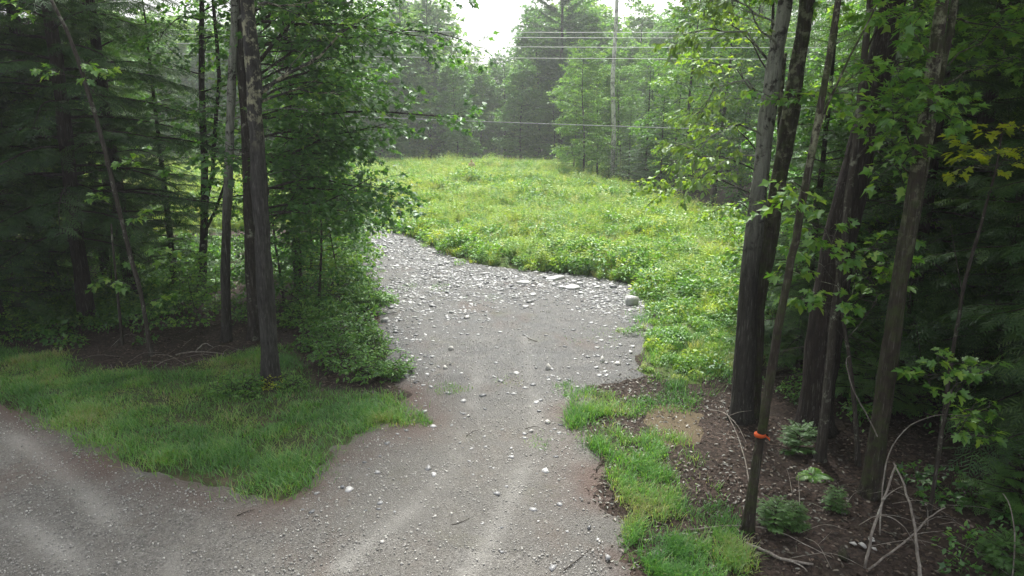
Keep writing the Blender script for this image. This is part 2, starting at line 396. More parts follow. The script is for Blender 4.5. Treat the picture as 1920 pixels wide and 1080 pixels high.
def leaf_twig(L, P, n, size, rg, tilt=0.45, droop=0.25, spread=0.6):
    t = np.sqrt(rg.random(n)) * 0.95 + 0.05
    k = t * (len(P) - 1); i = np.minimum(k.astype(int), len(P) - 2); f = (k - i)[:, None]
    pos = P[i] * (1 - f) + P[i + 1] * f; d = P[i + 1] - P[i]; d /= np.linalg.norm(d, axis=1)[:, None] + 1e-9
    side = np.cross(d, [0, 0, 1.]); side /= np.linalg.norm(side, axis=1)[:, None] + 1e-6
    sg = np.where(rg.random(n) < 0.5, -1, 1)[:, None]
    tip = d * 0.6 + side * sg * (0.5 + spread * rg.random((n, 1))) + rg.normal(0, .22, (n, 3)); tip[:, 2] -= droop * (0.5 + rg.random(n))
    nrm = np.array([0, 0, 1.]) + rg.normal(0, tilt, (n, 3))
    sz = size * (0.65 + 0.6 * rg.random(n))
    pos = pos + tip / (np.linalg.norm(tip, axis=1)[:, None] + 1e-9) * sz[:, None] * 0.35
    L.add(pos, tip, nrm, sz)
def leafy_limb(W, L, P, r0, rg, size, nsub=8, sublen=0.9, ntw=4, twlen=0.42, nleaf=8, start=0.2, flat=0.35, tilt=0.45, droop=0.25, wood=True, bend=0.0, twigs=True):
    if wood:
        W.tube(P, np.linspace(r0, r0 * 0.18, len(P)), 6 if r0 > .03 else 5, False)
    for k in range(nsub):
        t = start + (1 - start) * (k + rg.random()) / nsub
        p, d = along(P, min(t, 0.99)); s = np.cross(d, [0, 0, 1.]); s = unit(s) * (1 if k % 2 else -1)
        dd = d * 0.75 + s * (0.55 + 0.5 * rg.random()) + np.array([0, 0, 1.]) * rg.normal(0.05, flat)
        ln = sublen * (1.15 - 0.6 * t) * (0.7 + 0.6 * rg.random())
        Q = curve(p, dd, ln, 4, rg, bend - 0.1, 0.22)
        if wood: W.tube(Q, np.linspace(max(r0 * 0.35 * (1.1 - t), .006), .004, len(Q)), 4, False)
        for j in range(ntw):
            q, e = along(Q, 0.2 + 0.8 * (j + rg.random()) / ntw if ntw > 1 else .9)
            s2 = unit(np.cross(e, [0, 0, 1.])) * (1 if j % 2 else -1)
            X = curve(q, e * 0.7 + s2 * (0.4 + .5 * rg.random()) + np.array([0, 0, rg.normal(0, flat)]), twlen * (0.6 + 0.7 * rg.random()), 3, rg, -0.25, 0.2)
            if wood and twigs: W.tube(X, [.004, .0035, .003, .002], 3, False)
            leaf_twig(L, X, nleaf, size, rg, tilt, droop)
    leaf_twig(L, P[-2:], nleaf, size, rg, tilt, droop)
def trunk_tube(W, P, rad, rg, sides=14, flare=True):
    P = np.asarray(P, float); rad = np.asarray(rad, float)
    # resample
    seg = np.concatenate([[0], np.cumsum(np.linalg.norm(np.diff(P, axis=0), axis=1))]); n = max(8, int(seg[-1] / 0.22))
    s = np.linspace(0, seg[-1], n)
    Q = np.stack([np.interp(s, seg, P[:, i]) for i in range(3)], 1); r = np.interp(s, seg, rad)
    Q[:, :2] += np.cumsum(rg.normal(0, 0.006, (n, 2)), 0) * np.minimum(1, s / 2)[:, None]
    if flare: r = r * (1 + 0.55 * np.exp(-s / 0.22))
    r = r * (1 + 0.05 * np.sin(s * 3.1 + rg.random() * 6))
    W.tube(Q, r, sides, True, 0.1, rg)
    return Q, r
def auto_crown(W, L, Q, r, rg, h0, crown_r, nlimb, size, hmax=None, bias=None, biasw=0.0, up=0.45, kw=None, top_taper=0.5, low_taper=0.75):
    z = Q[:, 2] - Q[0, 2]; H = z[-1] if hmax is None else hmax
    for k in range(nlimb):
        u = (k + rg.random()) / nlimb; h = h0 + (H - h0) * (u ** 0.9) * 0.985
        i = int(np.searchsorted(z, h)); i = min(max(i, 1), len(Q) - 1)
        az = k * 2.39996 + rg.normal(0, .35); d = np.array([math.cos(az), math.sin(az), 0])
        if bias is not None and rg.random() < biasw: d = unit(d * 0.55 + np.array(bias))
        prof = (low_taper + (1 - low_taper) * min(1, u / .3)) if u < .3 else 1 - (1 - top_taper * .5) * ((u - .3) / .7) ** 2.1
        ln = crown_r * prof * (0.5 + 0.75 * rg.random())
        P = curve(Q[i], d + np.array([0, 0, up * (0.5 + 0.9 * u) + rg.normal(0, .15)]), ln, 7, rg, -0.3, 0.34)
        leafy_limb(W, L, P, max(min(r[i] * 0.4, 0.008 * ln + 0.007), .009), rg, size, **(kw or {}))
    if hmax is not None: return
    # leader
    leafy_limb(W, L, np.array([Q[-2], Q[-1], Q[-1] + [0, 0, .5], Q[-1] + [0.1, 0, 1.0]]), r[-1], rg, size, **(kw or {}))
def conifer(W, N, H, r0, h0, crown_r, nbr, rg, tmpl, spray, lean=(0, 0), droop=-0.55, lat=0.14, shape=0.8, dens=1.0, dead=0, P=None, rad=None, elev=0.1):
    if P is None:
        P = [(lean[0] * t, lean[1] * t, H * t - 0.1) for t in np.linspace(0, 1, 8)]; rad = [r0 * (1 - 0.9 * t) + 0.01 for t in np.linspace(0, 1, 8)]
    Q, r = trunk_tube(W, P, rad, rg, 12)
    z = Q[:, 2] - Q[0, 2]; H = z[-1]
    pos, tip, nrm, sz = [], [], [], []
    for k in range(nbr):
        u = (k + rg.random()) / nbr; h = h0 + (H - h0) * u
        i = min(max(int(np.searchsorted(z, h)), 1), len(Q) - 1)
        az = k * 2.39996 + rg.normal(0, .3)
        ln = crown_r * (1 - u) ** shape * (0.75 + .4 * rg.random()) * (0.55 + 0.45 * min(1, u / 0.12)) + 0.25
        B = curve(Q[i], (math.cos(az), math.sin(az), elev + 0.5 * u), ln, 7, rg, droop, 0.14)
        W.tube(B, np.linspace(.008 + .009 * ln, .004, len(B)), 4, False)
        n = max(3, int(ln / lat))
        for j in range(n):
            t = 0.16 + 0.84 * (j + rg.random()) / n; p, d = along(B, min(t, .99)); s = unit(np.cross(d, [0, 0, 1.]))
            for sg in (-1, 1):
                if rg.random() > 0.92: continue
                l = min(0.42 * ln, 0.85) * (1.1 - 0.75 * t) * (0.7 + .6 * rg.random())
                m = max(1, int(round(l / (spray * .5) * dens)))
                dd = unit(d * 0.75 + s * sg * 0.85)
                for q in range(m):
                    f = q / max(m, 1)
                    pos.append(p + dd * l * f - np.array([0, 0, 0.28 * (l * f) ** 2])); tip.append(dd + np.array([0, 0, -.18 - .45 * f]) + rg.normal(0, .16, 3) + (d * .3 if q % 2 else s * sg * .3))
                    nrm.append(np.array([0, 0, 1.]) + rg.normal(0, .25, 3)); sz.append(spray * (0.75 + .5 * rg.random()))
        pos.append(B[-1]); tip.append(unit(B[-1] - B[-2]) + np.array([0, 0, -.3])); nrm.append(np.array([0, 0, 1.])); sz.append(spray * 1.2)
    pos.append(Q[-1]); tip.append(np.array([0, 0, 1.])); nrm.append(np.array([1., 0, 0])); sz.append(spray)
    for k in range(dead):
        h = 0.8 + (h0 - 0.3) * rg.random(); i = min(max(int(np.searchsorted(z, h)), 1), len(Q) - 1); az = rg.random() * 6.28
        B = curve(Q[i], (math.cos(az), math.sin(az), .05), .4 + 1.0 * rg.random(), 5, rg, -.5, .3); W.tube(B, np.linspace(.009, .002, 6), 4, False)
    N.inst(tmpl, np.array(pos), np.array(tip), np.array(nrm), np.array(sz), rg.random(len(pos)))
    return Q, r
# ================================================================== THE SETTING
def grid_mesh(name, X, Y, Z, keep, mat, attrs=None):
    ny, nx = X.shape
    idx = np.arange(nx * ny).reshape(ny, nx)
    q = np.stack([idx[:-1, :-1], idx[:-1, 1:], idx[1:, 1:], idx[1:, :-1]], -1)
    if keep is not None:
        kk = keep[:-1, :-1] | keep[:-1, 1:] | keep[1:, 1:] | keep[1:, :-1]; q = q[kk]
    q = q.reshape(-1, 4); used = np.unique(q); remap = np.full(nx * ny, -1); remap[used] = np.arange(len(used))
    g = Geo(); g.raw(np.stack([X, Y, Z], -1).reshape(-1, 3)[used], remap[q].ravel(), np.full(len(q), 4))
    me = g.mesh(name, mat, True)
    for k, a in (attrs or {}).items():
        at = me.attributes.new(k, 'FLOAT', 'POINT'); at.data.foreach_set('value', a.ravel()[used].astype(np.float32))
    return me
def seg_dist(pts, x, y):
    d = np.full(x.shape, 1e9)
    for (ax, ay), (bx, by) in zip(pts[:-1], pts[1:]):
        dx, dy = bx - ax, by - ay; t = np.clip(((x - ax) * dx + (y - ay) * dy) / (dx * dx + dy * dy), 0, 1)
        d = np.minimum(d, np.hypot(x - ax - t * dx, y - ay - t * dy))
    return d
TRACKS = [polyG([(905, 640), (893, 730), (878, 800), (862, 850), (800, 930), (640, 1060)]), polyG([(985, 640), (1000, 720), (1003, 800), (985, 870), (950, 950), (880, 1079)]),
          polyG([(0, 800), (110, 880), (200, 970), (330, 1079)]), polyG([(0, 960), (120, 1040), (200, 1100)])]
def wear_at(x, y):
    d = np.minimum.reduce([seg_dist(t, x, y) for t in TRACKS])
    return np.exp(-(d / 0.16) ** 2) * np.clip(fbm(x * 0.9, y * 0.9, 31) * 2.6 - 0.75, 0, 1)
def dirt_at(x, y):
    d = np.minimum(np.abs(signed(VERGE, x, y)), np.abs(x - G(1120, 900)[0]) + np.maximum(0, y - 11.5))
    return np.exp(-(d / 0.55) ** 2) * np.clip(fbm(x * 1.3, y * 1.3, 77) * 2.6 - 0.75, 0, 1)
def sheet(name, poly, res, mat, lift, edge_n=0.3, ramp=0.12, relief=0.0, grow=0.0):
    lo = poly.min(0) - 0.7; hi = poly.max(0) + 0.7
    X, Y = np.meshgrid(np.arange(lo[0], hi[0], res), np.arange(lo[1], hi[1], res))
    d = signed(poly, X, Y) + grow + edge_n * 2 * (fbm(X * 1.4, Y * 1.4, 3) - 0.5) + .25 * (fbm(X * 5, Y * 5, 4) - .5)
    W_ = wear_at(X, Y); D_ = dirt_at(X, Y)
    Z = terr(X, Y) + np.clip(d * ramp, -0.16, lift) + relief * (fbm(X * 3, Y * 3, 9, 3) - 0.5) - relief * 0.6 * W_
    o = link(name, grid_mesh(name, X, Y, Z, d > -0.6, mat, {'wear': W_, 'dirt': D_, 'warm': np.clip(1.15 - ss((Y + 2 * (fbm(X * .6, Y * .6, 66) - .5) - 9.5) / 4.5), 0, 1)})); o['kind'] = 'structure'; return o
for mat_ in (GRAVEL, ROADM):      # dusty wheel tracks and leaf crumbs washed to the edges
    nt = mat_.node_tree; b_ = nt.nodes['Principled BSDF']; src = b_.inputs['Base Color'].links[0].from_socket
    for an, col_, amt in (('warm', (.15, .138, .118), 0.42 if mat_ is GRAVEL else .1), ('wear', (.23, .226, .214) if mat_ is GRAVEL else (.34, .335, .315), 0.55 if mat_ is GRAVEL else .55), ('dirt', (.1, .066, .055), 0.85)):
        a_ = nt.nodes.new('ShaderNodeAttribute'); a_.attribute_name = an
        mu = nt.nodes.new('ShaderNodeMath'); mu.operation = 'MULTIPLY'; mu.inputs[1].default_value = amt
        mx = nt.nodes.new('ShaderNodeMix'); mx.data_type = 'RGBA'; mx.inputs[7].default_value = (*col_, 1)
        nt.links.new(a_.outputs['Fac'], mu.inputs[0]); nt.links.new(mu.outputs[0], mx.inputs[0]); nt.links.new(src, mx.inputs[6]); src = mx.outputs[2]
    nt.links.new(src, b_.inputs['Base Color'])
t_ = np.linspace(-5.3, 5.3, 300)
X, Y = np.meshgrid(6 * np.sinh(t_), 14 + 6 * np.sinh(t_))
sink = 0.2 * ss(np.maximum(signed(DRIVE, X, Y), signed(ROAD, X, Y)) / .5 - .6)
o = link('ground', grid_mesh('ground', X, Y, terr(X, Y) - sink, None, SOIL)); o['kind'] = 'structure'
sheet('meadow', MEADOW, 0.4, MEADM, 0.03, 0.5)
sheet('grass_verge', VERGE, 0.12, TURF, 0.012, 0.25, .05, relief=0.015, grow=-.05)
drive = sheet('gravel_driveway', DRIVE, 0.085, GRAVEL, 0.035, 0.3, relief=0.05, grow=.2)
road = sheet('gravel_road', ROAD, 0.11, ROADM, 0.03, 0.25, relief=0.05, grow=.18)

EARTH = turf_mat('tan_earth', (.08, .062, .038), (.12, .095, .06), (.17, .14, .095))
sheet('bare_earth', polyG([(1215, 770), (1260, 752), (1310, 775), (1330, 812), (1300, 838), (1245, 832), (1218, 805)]), .1, EARTH, .02, .3, .08, relief=.03)
# ================================================================== STONES
def chip_geo(rg, n=5, thick=.2):
    v, L, Tt = stone_geo(rg, n, thick); v = np.concatenate([v[:n], v[2 * n:] * np.array([1.08, 1.08, 1])]); L = []
    for i in range(n): j = (i + 1) % n; L += [i, j, n + j, n + i]
    return v, L + list(range(n, 2 * n)), [4] * n + [n]
def stone_geo(rg, n=6, thick=0.25, irr=0.35):
    """an angular plate or lump, 1 m across: bevelled irregular prism"""
    a = np.sort((np.arange(n) + rg.uniform(-.3, .3, n)) * 2 * math.pi / n); r = 0.5 * (1 - irr * rg.random(n))
    el = 0.6 + 0.4 * rg.random()
    x, y = np.cos(a) * r, np.sin(a) * r * el; tl = rg.normal(0, .12, 2)
    zt = thick * (1 + tl[0] * x * 2 + tl[1] * y * 2)
    bot = np.stack([x * .92, y * .92, np.full(n, -thick * .5)], 1); mid = np.stack([x, y, zt * .55], 1); top = np.stack([x * .84, y * .84, zt], 1)
    v = np.concatenate([bot, mid, top]); L = []; Tt = []
    for k in (0, n):
        for i in range(n): j = (i + 1) % n; L += [k + i, k + j, k + n + j, k + n + i]; Tt.append(4)
    L += [2 * n + i for i in range(n)]; Tt.append(n)
    return v, L, Tt
srg = np.random.default_rng(21)
def sample_in(poly, n, rg, fn=None):
    lo, hi = poly.min(0), poly.max(0); out = np.zeros((0, 2))
    while len(out) < n:
        p = lo + (hi - lo) * rg.random((n * 3, 2)); k = signed(poly, p[:, 0], p[:, 1]) > 0.05
        if fn is not None: k &= rg.random(len(p)) < fn(p[:, 0], p[:, 1])
        out = np.concatenate([out, p[k]])
    return out[:n]
def surf(x, y): return terr(x, y) + 0.036 + .05 * (fbm(x * 3, y * 3, 9, 3) - 0.5) - .03 * wear_at(x, y)
RIM = polyG([(655, 440), (740, 470), (850, 520), (980, 535), (1080, 540), (1190, 560)])
def slate_density(x, y):
    far = ss((y - 15) / 6); rim = np.exp(-(seg_dist(RIM, x, y) / 1.9) ** 2)
    edge = np.exp(-(np.abs(signed(DRIVE, x, y)) / 0.7) ** 2) * 0.3
    clump = np.clip(fbm(x * .7, y * .7, 55) * 2.4 - .6, 0.05, 1)
    return np.clip((0.05 + 0.55 * far) * clump + rim * (0.35 + .65 * clump) + edge * clump * ss((y - 11) / 3), 0, 1)
# the stones that show largest: pieces of the driveway
slate_meshes = []
for i in range(10):
    g = Geo(); v, L, Tt = stone_geo(srg, int(srg.integers(4, 7)), 0.07 + 0.12 * srg.random(), .5); g.raw(v, L, Tt, srg.random()); slate_meshes.append(g.mesh('stone', SLATE))
p = sample_in(DRIVE, 290, srg, lambda x, y: slate_density(x, y) * (.03 + ss((y - 13) / 5)))
for i, (x, y) in enumerate(p):
    s_ = 0.08 + 0.22 * srg.random() ** 2.0 * ss(np.array((y - 8) / 9)) + 0.15 * float(np.exp(-(seg_dist(RIM, np.array([x]), np.array([y]))[0] / 1.2) ** 2)) * srg.random()
    o = link('stone', slate_meshes[i % 10], drive); o.location = (x, y, float(surf(np.array([x]), np.array([y]))[0]) + 0.004)
    o.rotation_euler = (srg.normal(0, .09), srg.normal(0, .09), srg.random() * 6.28); o.scale = (s_, s_, s_)
def scatter_stones(name, parent, pts, sizes, mat, rg, thick, label=None):
    tm = [chip_geo(rg, 5, thick) for _ in range(10)]; g = Geo()
    z = surf(pts[:, 0], pts[:, 1])
    for k in range(10):
        s = slice(k, None, 10); P = np.stack([pts[s, 0], pts[s, 1], z[s]], 1); n = len(P); a = rg.random(n) * 6.28
        g.inst(tm[k], P, np.stack([np.cos(a), np.sin(a), rg.normal(0, .14, n)], 1), np.array([0, 0, 1.]) + rg.normal(0, .17, (n, 3)), sizes[s], rg.random(n))
    o = link(name, g.mesh(name, mat), parent); o['kind'] = 'stuff'; return o
n_ = 15000
scatter_stones('slate_chips', drive, sample_in(DRIVE, n_, srg, slate_density), 0.03 + 0.15 * srg.random(n_) ** 2.5, SLATE, srg, 0.09)
near = lambda x, y: np.clip(1.25 - (y - 6) / 14, 0.12, 1) * np.clip(fbm(x * .8, y * .8, 91) * 2 - .3, .15, 1)
n_ = 8000
scatter_stones('pebbles', drive, sample_in(DRIVE, n_, srg, near), 0.014 + 0.035 * srg.random(n_) ** 3, PEB, srg, 0.28)
n_ = 8000
vis = lambda x, y: ((np.abs(x) < y * .8 + 1) & (y > 5)) * near(x, y)
scatter_stones('pebbles', road, sample_in(ROAD, n_, srg, vis), 0.014 + 0.03 * srg.random(n_) ** 3, PEB, srg, 0.28)
def lump_geo(rg, thick, n=16):
    """angular broken rock 1 m across: hull of random points, broad side down"""
    p = rg.normal(0, 1, (n, 3)); p /= np.linalg.norm(p, axis=1)[:, None]; p *= (.36 + .18 * rg.random((n, 1)))
    p[:, 1] *= .6 + .35 * rg.random(); p[:, 2] = np.maximum(p[:, 2], -.2) * 2 * thick
    bm = bmesh.new()
    for q in p: bm.verts.new(q)
    r = bmesh.ops.convex_hull(bm, input=bm.verts)
    bmesh.ops.delete(bm, geom=[e for e in r['geom_interior'] if isinstance(e, bmesh.types.BMVert)], context='VERTS')
    bm.verts.index_update(); v = np.array([q.co[:] for q in bm.verts]); L = [q.index for f in bm.faces for q in f.verts]; Tt = [len(f.verts) for f in bm.faces]; bm.free()
    return v, L, Tt
def rock(px, py, wpx, thick, label, mat=PALEST, n=7, rz=None, tilt=(0, 0), name='rock', cat='rock'):
    x, y = G(px, py); s = wpx / FPX * math.hypot(y, CAM_H)
    g = Geo(); v, L, Tt = stone_geo(srg, n, thick, 0.5) if name == 'slate_slab' else lump_geo(srg, thick)
    g.raw(v * s, L, Tt, 0.3 + .6 * srg.random())
    me = g.mesh(name, mat); o = link(name, me); o.location = (x, y, float(surf(np.array([x]), np.array([y]))[0]) + .1 * s * thick); o.rotation_euler = (tilt[0], tilt[1], srg.random() * 6 if rz is None else rz)
    return tag(o, label, cat)
rock(1180, 574, 44, .3, 'thick squared slate block at the right end of the rubble edge', SLATE, 5, 0.2, (0.05, .05), 'slate_slab', 'stone')
rock(1072, 546, 40, .09, 'broad flat slate slab lying on the rubble edge', SLATE, 6, 0.6, (.06, -.04), 'slate_slab', 'stone')
rock(982, 538, 34, .12, 'long flat slate slab on the rubble beside the meadow weeds', SLATE, 6, 0.1, (.08, .03), 'slate_slab', 'stone')
rock(1040, 529, 46, .1, 'wide slate slab half under the meadow weeds', SLATE, 6, 0.3, (.05, -.08), 'slate_slab', 'stone')
rock(846, 665, 14, .7, 'small upright pointed white rock on the gravel', PALEST, 5)
rock(834, 698, 18, .35, 'flat white rock beside the leafy shrubs on the gravel')
rock(1028, 697, 18, .6, 'triangular white rock out on the bare gravel', PALEST, 5)
rock(1128, 682, 20, .5, 'rounded white rock near the right edge of the gravel')
rock(1157, 686, 18, .35, 'low white rock next to the rounded white rock')
rock(877, 604, 22, .18, 'thin pale stone flake lying on the bare gravel', PALEST, 6)
rock(878, 787, 8, .5, 'small pale stone in the left wheel track')
rock(996, 812, 13, .4, 'broken white stone beside the twig at the grass edge')
rock(1027, 796, 14, .4, 'grey white stone between the wheel track and grass tuft')
rock(716, 1019, 13, .25, 'flat pale flake on the bare foreground gravel', PALEST, 6)
rock(1104, 995, 12, .6, 'round grey stone at the litter edge of the road', SLATE, 7)
rock(1140, 1047, 14, .5, 'smooth tan stone in the leaf litter by the grass', SLATE, 7)
rock(722, 608, 22, .3, 'grey stone at the foot of the left bushes', SLATE, 6)
rock(742, 630, 20, .25, 'flat grey stone below the left bushes by the drive', SLATE, 6)

# ================================================================== GRASS, WEEDS, LITTER (stuff)
def blades(name, pts, h, wid, rg, mat, label, cat, lean=0.75, zoff=0.0):
    n = len(pts); a = rg.random(n) * 6.28; z = terr(pts[:, 0], pts[:, 1]) + zoff
    wv = np.stack([np.cos(a + 1.57), np.sin(a + 1.57), np.zeros(n)], 1) * (wid * (0.6 + .8 * rg.random(n)))[:, None]
    B = np.stack([pts[:, 0], pts[:, 1], z], 1); le = lean * (0.3 + 1.2 * rg.random(n))
    D = np.stack([np.cos(a) * le, np.sin(a) * le, np.ones(n)], 1); D /= np.linalg.norm(D, axis=1)[:, None]
    m = B + D * (h * 0.55)[:, None]; D2 = D.copy(); D2[:, :2] *= 2.2; D2[:, 2] *= .6; D2 /= np.linalg.norm(D2, axis=1)[:, None]
    t = m + D2 * (h * 0.55)[:, None]
    V = np.stack([B - wv, B + wv, m + wv * .75, m - wv * .75, t], 1).reshape(-1, 3)
    base = (np.arange(n) * 5)[:, None]
    Lp = (base + np.array([0, 1, 2, 3, 3, 2, 4])[None]).ravel(); Tt = np.tile([4, 3], n)
    g = Geo(); cl = np.clip(fbm(pts[:, 0] * 1.1, pts[:, 1] * 1.1, 12) * 1.5 - .32 + rg.normal(0, .17, n) + .5 * (rg.random(n) < .06), 0, 1)
    g.raw(V, Lp, Tt, np.repeat(cl, 5))
    o = link(name, g.mesh(name, mat)); return tag(o, label, cat, kind='stuff')
grg = np.random.default_rng(33)
def verge_d(x, y):
    d = signed(VERGE, x, y) + .35 * (fbm(x * 1.6, y * 1.6, 6) - .5)
    bare = np.clip(1.5 - np.hypot((x - G(560, 720)[0]) / 1.6, (y - G(560, 720)[1]) / .8), 0, 1)
    return np.clip(d * 2 + .05, 0, 1) * np.clip(fbm(x * .9 + 5, y * .9, 8) * 4 - 1.1, .3, 1) * np.clip(fbm(x * 4, y * 4, 18) * 3 - .7, .2, 1) * (1 - .6 * bare) * (x > -14)
pts = sample_in(VERGE, 62000, grg, verge_d)
near_edge = np.exp(-(signed(VERGE, pts[:, 0], pts[:, 1]) / .8) ** 2) * (pts[:, 1] < 11.5)
pts = pts + grg.normal(0, .13, pts.shape)
hh = (0.03 + 0.2 * fbm(pts[:, 0] * 2.3, pts[:, 1] * 2.3, 44) ** 1.3 + 0.08 * near_edge) * (0.45 + .95 * grg.random(len(pts)))
blades('verge_grass', pts, hh, 0.0045, grg, GRASS, 'short green grass on the verge between road and dark trees', 'grass')
def ell(px, py, rx, ry):
    c = G(px, py); ex = abs(G(px + rx, py)[0] - c[0]); ey = abs(G(px, py - ry)[1] - G(px, py + ry)[1]) / 2
    return c, ex, ey
tufts = [(1112, 800, 46, 52, 5500, .26), (1150, 760, 70, 25, 1600, .14), (1205, 900, 60, 80, 5200, .2), (1250, 845, 60, 40, 2000, .17), (1290, 1045, 115, 50, 11000, .2),
         (1225, 1010, 50, 60, 3000, .16), (1320, 950, 60, 70, 1800, .12), (1250, 740, 60, 30, 1500, .14), (1300, 690, 90, 40, 4500, .22), (1270, 610, 80, 60, 8000, .26), (1330, 600, 60, 70, 5000, .3),
         (795, 800, 16, 8, 350, .1), (720, 775, 55, 22, 3000, .2), (760, 790, 40, 16, 800, .16), (840, 735, 40, 14, 350, .08), (770, 545, 22, 8, 250, .12), (825, 545, 22, 8, 250, .1), (1120, 640, 60, 20, 500, .07), (900, 565, 40, 10, 250, .07),
         (680, 810, 30, 14, 350, .13), (1080, 735, 40, 16, 900, .15), (965, 720, 40, 12, 200, .07), (1040, 830, 50, 20, 500, .08)]
pp, hl = [], []
for (px, py, rx, ry, n, h) in tufts:
    c, ex, ey = ell(px, py, rx, ry); a = grg.random(n) * 6.28; r_ = np.sqrt(grg.random(n)) * (0.8 + .4 * grg.random(n))
    q = np.stack([c[0] + np.cos(a) * r_ * ex, c[1] + np.sin(a) * r_ * ey], 1)
    k = grg.random(n) < np.clip(fbm(q[:, 0] * 2.2, q[:, 1] * 2.2, 19) * 4.5 - 1.75, .05, 1); q = q[k]
    pp.append(q); hl.append(h * (0.35 + .85 * grg.random(len(q))))
pp = np.concatenate(pp); hl = np.concatenate(hl)
blades('edge_grass', pp, hl, 0.0045, grg, GRASS, 'tufts of green grass along the right edge of the gravel drive', 'grass', zoff=0.02)
# dead leaves on the forest floor and along the road edge
lz = [np.stack([grg.uniform(.6, 11, 24000), grg.uniform(5.2, 14, 24000)], 1), np.stack([grg.uniform(-13, -2, 13000), grg.uniform(12, 18, 13000)], 1)]
lz = np.concatenate(lz); x, y = lz[:, 0], lz[:, 1]
dd = np.maximum.reduce([signed(DRIVE, x, y), signed(ROAD, x, y), signed(VERGE, x, y) - .35])
k = grg.random(len(lz)) < np.clip(-dd * 2.5 + .25, 0, 1) * np.clip(fbm(x * 1.1, y * 1.1, 23) * 2 - .2, .1, 1); lz = lz[k]; n = len(lz)
g = Geo(); a = grg.random(n) * 6.28
g.inst(OVAL_T, np.stack([lz[:, 0], lz[:, 1], terr(lz[:, 0], lz[:, 1]) + .012 + .02 * grg.random(n)], 1), np.stack([np.cos(a), np.sin(a), grg.normal(0, .2, n)], 1),
       np.array([0, 0, 1.]) + grg.normal(0, .35, (n, 3)), .03 + .045 * grg.random(n), np.clip(grg.random(n) ** 1.6, 0, 1))
tag(link('leaf_litter', g.mesh('leaf_litter', LITTER)), 'brown dead leaves strewn over the forest floor', 'leaf litter', kind='stuff')

def scatter(name, pts, z, rot, scl, var, protos, label, cat):
    """stuff: geometry-node copies of a few plant meshes over a set of points"""
    col = bpy.data.collections.new(name + '_kinds')
    for i, me in enumerate(protos): col.objects.link(bpy.data.objects.new('%s_kind_%02d' % (name, i), me))
    me = bpy.data.meshes.new(name); n = len(pts)
    me.vertices.add(n); me.vertices.foreach_set('co', np.stack([pts[:, 0], pts[:, 1], z], 1).astype(np.float32).ravel())
    a = me.attributes.new('rot', 'FLOAT_VECTOR', 'POINT'); a.data.foreach_set('vector', rot.astype(np.float32).ravel())
    a = me.attributes.new('scl', 'FLOAT', 'POINT'); a.data.foreach_set('value', scl.astype(np.float32))
    a = me.attributes.new('var', 'INT', 'POINT'); a.data.foreach_set('value', var.astype(np.int32))
    o = link(name, me); tag(o, label, cat, kind='stuff')
    ng = bpy.data.node_groups.new(name, 'GeometryNodeTree')
    ng.interface.new_socket('Geometry', in_out='INPUT', socket_type='NodeSocketGeometry'); ng.interface.new_socket('Geometry', in_out='OUTPUT', socket_type='NodeSocketGeometry')
    N = ng.nodes; gi = N.new('NodeGroupInput'); go = N.new('NodeGroupOutput'); ip = N.new('GeometryNodeInstanceOnPoints'); ci = N.new('GeometryNodeCollectionInfo')
    ci.inputs['Collection'].default_value = col; ci.inputs['Separate Children'].default_value = True; ci.inputs['Reset Children'].default_value = True
    def na(nm, t): x = N.new('GeometryNodeInputNamedAttribute'); x.data_type = t; x.inputs['Name'].default_value = nm; return x.outputs['Attribute']
    lk = ng.links.new
    lk(gi.outputs[0], ip.inputs['Points']); lk(ci.outputs[0], ip.inputs['Instance']); ip.inputs['Pick Instance'].default_value = True
    lk(na('var', 'INT'), ip.inputs['Instance Index']); lk(na('rot', 'FLOAT_VECTOR'), ip.inputs['Rotation']); lk(na('scl', 'FLOAT'), ip.inputs['Scale'])
    lk(ip.outputs[0], go.inputs[0])
    md = o.modifiers.new('scatter', 'NODES'); md.node_group = ng
    return o
wrg = np.random.default_rng(50)
def weed_stem(rg, H, nst, nl, size, mat, tmpl=LANCE_T, spread=.18):
    g = Geo(); L = Leaves()
    for s in range(nst):
        a = rg.random() * 6.28; b = np.array([math.cos(a), math.sin(a), 0]) * spread * rg.random()
        P = curve(b, (rg.normal(0, .2), rg.normal(0, .2), 1), H * (0.7 + .5 * rg.random()), 4, rg, 0.1, .12); g.tube(P, [.006, .005, .004, .003, .002], 3, False, rnd=.3)
        for j in range(nl):
            t = .15 + .85 * (j + rg.random()) / nl; p, d = along(P, min(t, .99)); az = j * 2.4 + rg.random()
            L.add(p[None], np.array([[math.cos(az), math.sin(az), .35 - .5 * rg.random()]]), np.array([[0, 0, 1.]]) + rg.normal(0, .25, (1, 3)), np.array([size * (1.15 - .6 * t) * (.7 + .6 * rg.random())]))
    L.put(g, tmpl, rg); return g.mesh('weed', mat)
def weed_dome(rg, rad, H, n, size, mat, tmpl=OVAL_T):
    g = Geo(); a = rg.random(n) * 6.28; r_ = np.sqrt(rg.random(n)); hgt = H * (1 - .55 * r_ ** 2) * (.35 + .65 * rg.random(n) ** .5)
    p = np.stack([np.cos(a) * r_ * rad, np.sin(a) * r_ * rad, hgt], 1); out = np.stack([np.cos(a), np.sin(a), rg.normal(-.1, .35, n)], 1)
    g.inst(tmpl, p, out + rg.normal(0, .5, (n, 3)), np.array([0, 0, 1.]) + rg.normal(0, .4, (n, 3)), size * (.6 + .7 * rg.random(n)), rg.random(n))
    for k in range(4): g.tube(curve((0, 0, 0), (rg.normal(0, .5), rg.normal(0, .5), 1), H * .8, 3, rg, 0, .1), [.006, .005, .004, .002], 3, False, rnd=.2)
    return g.mesh('weed', mat)
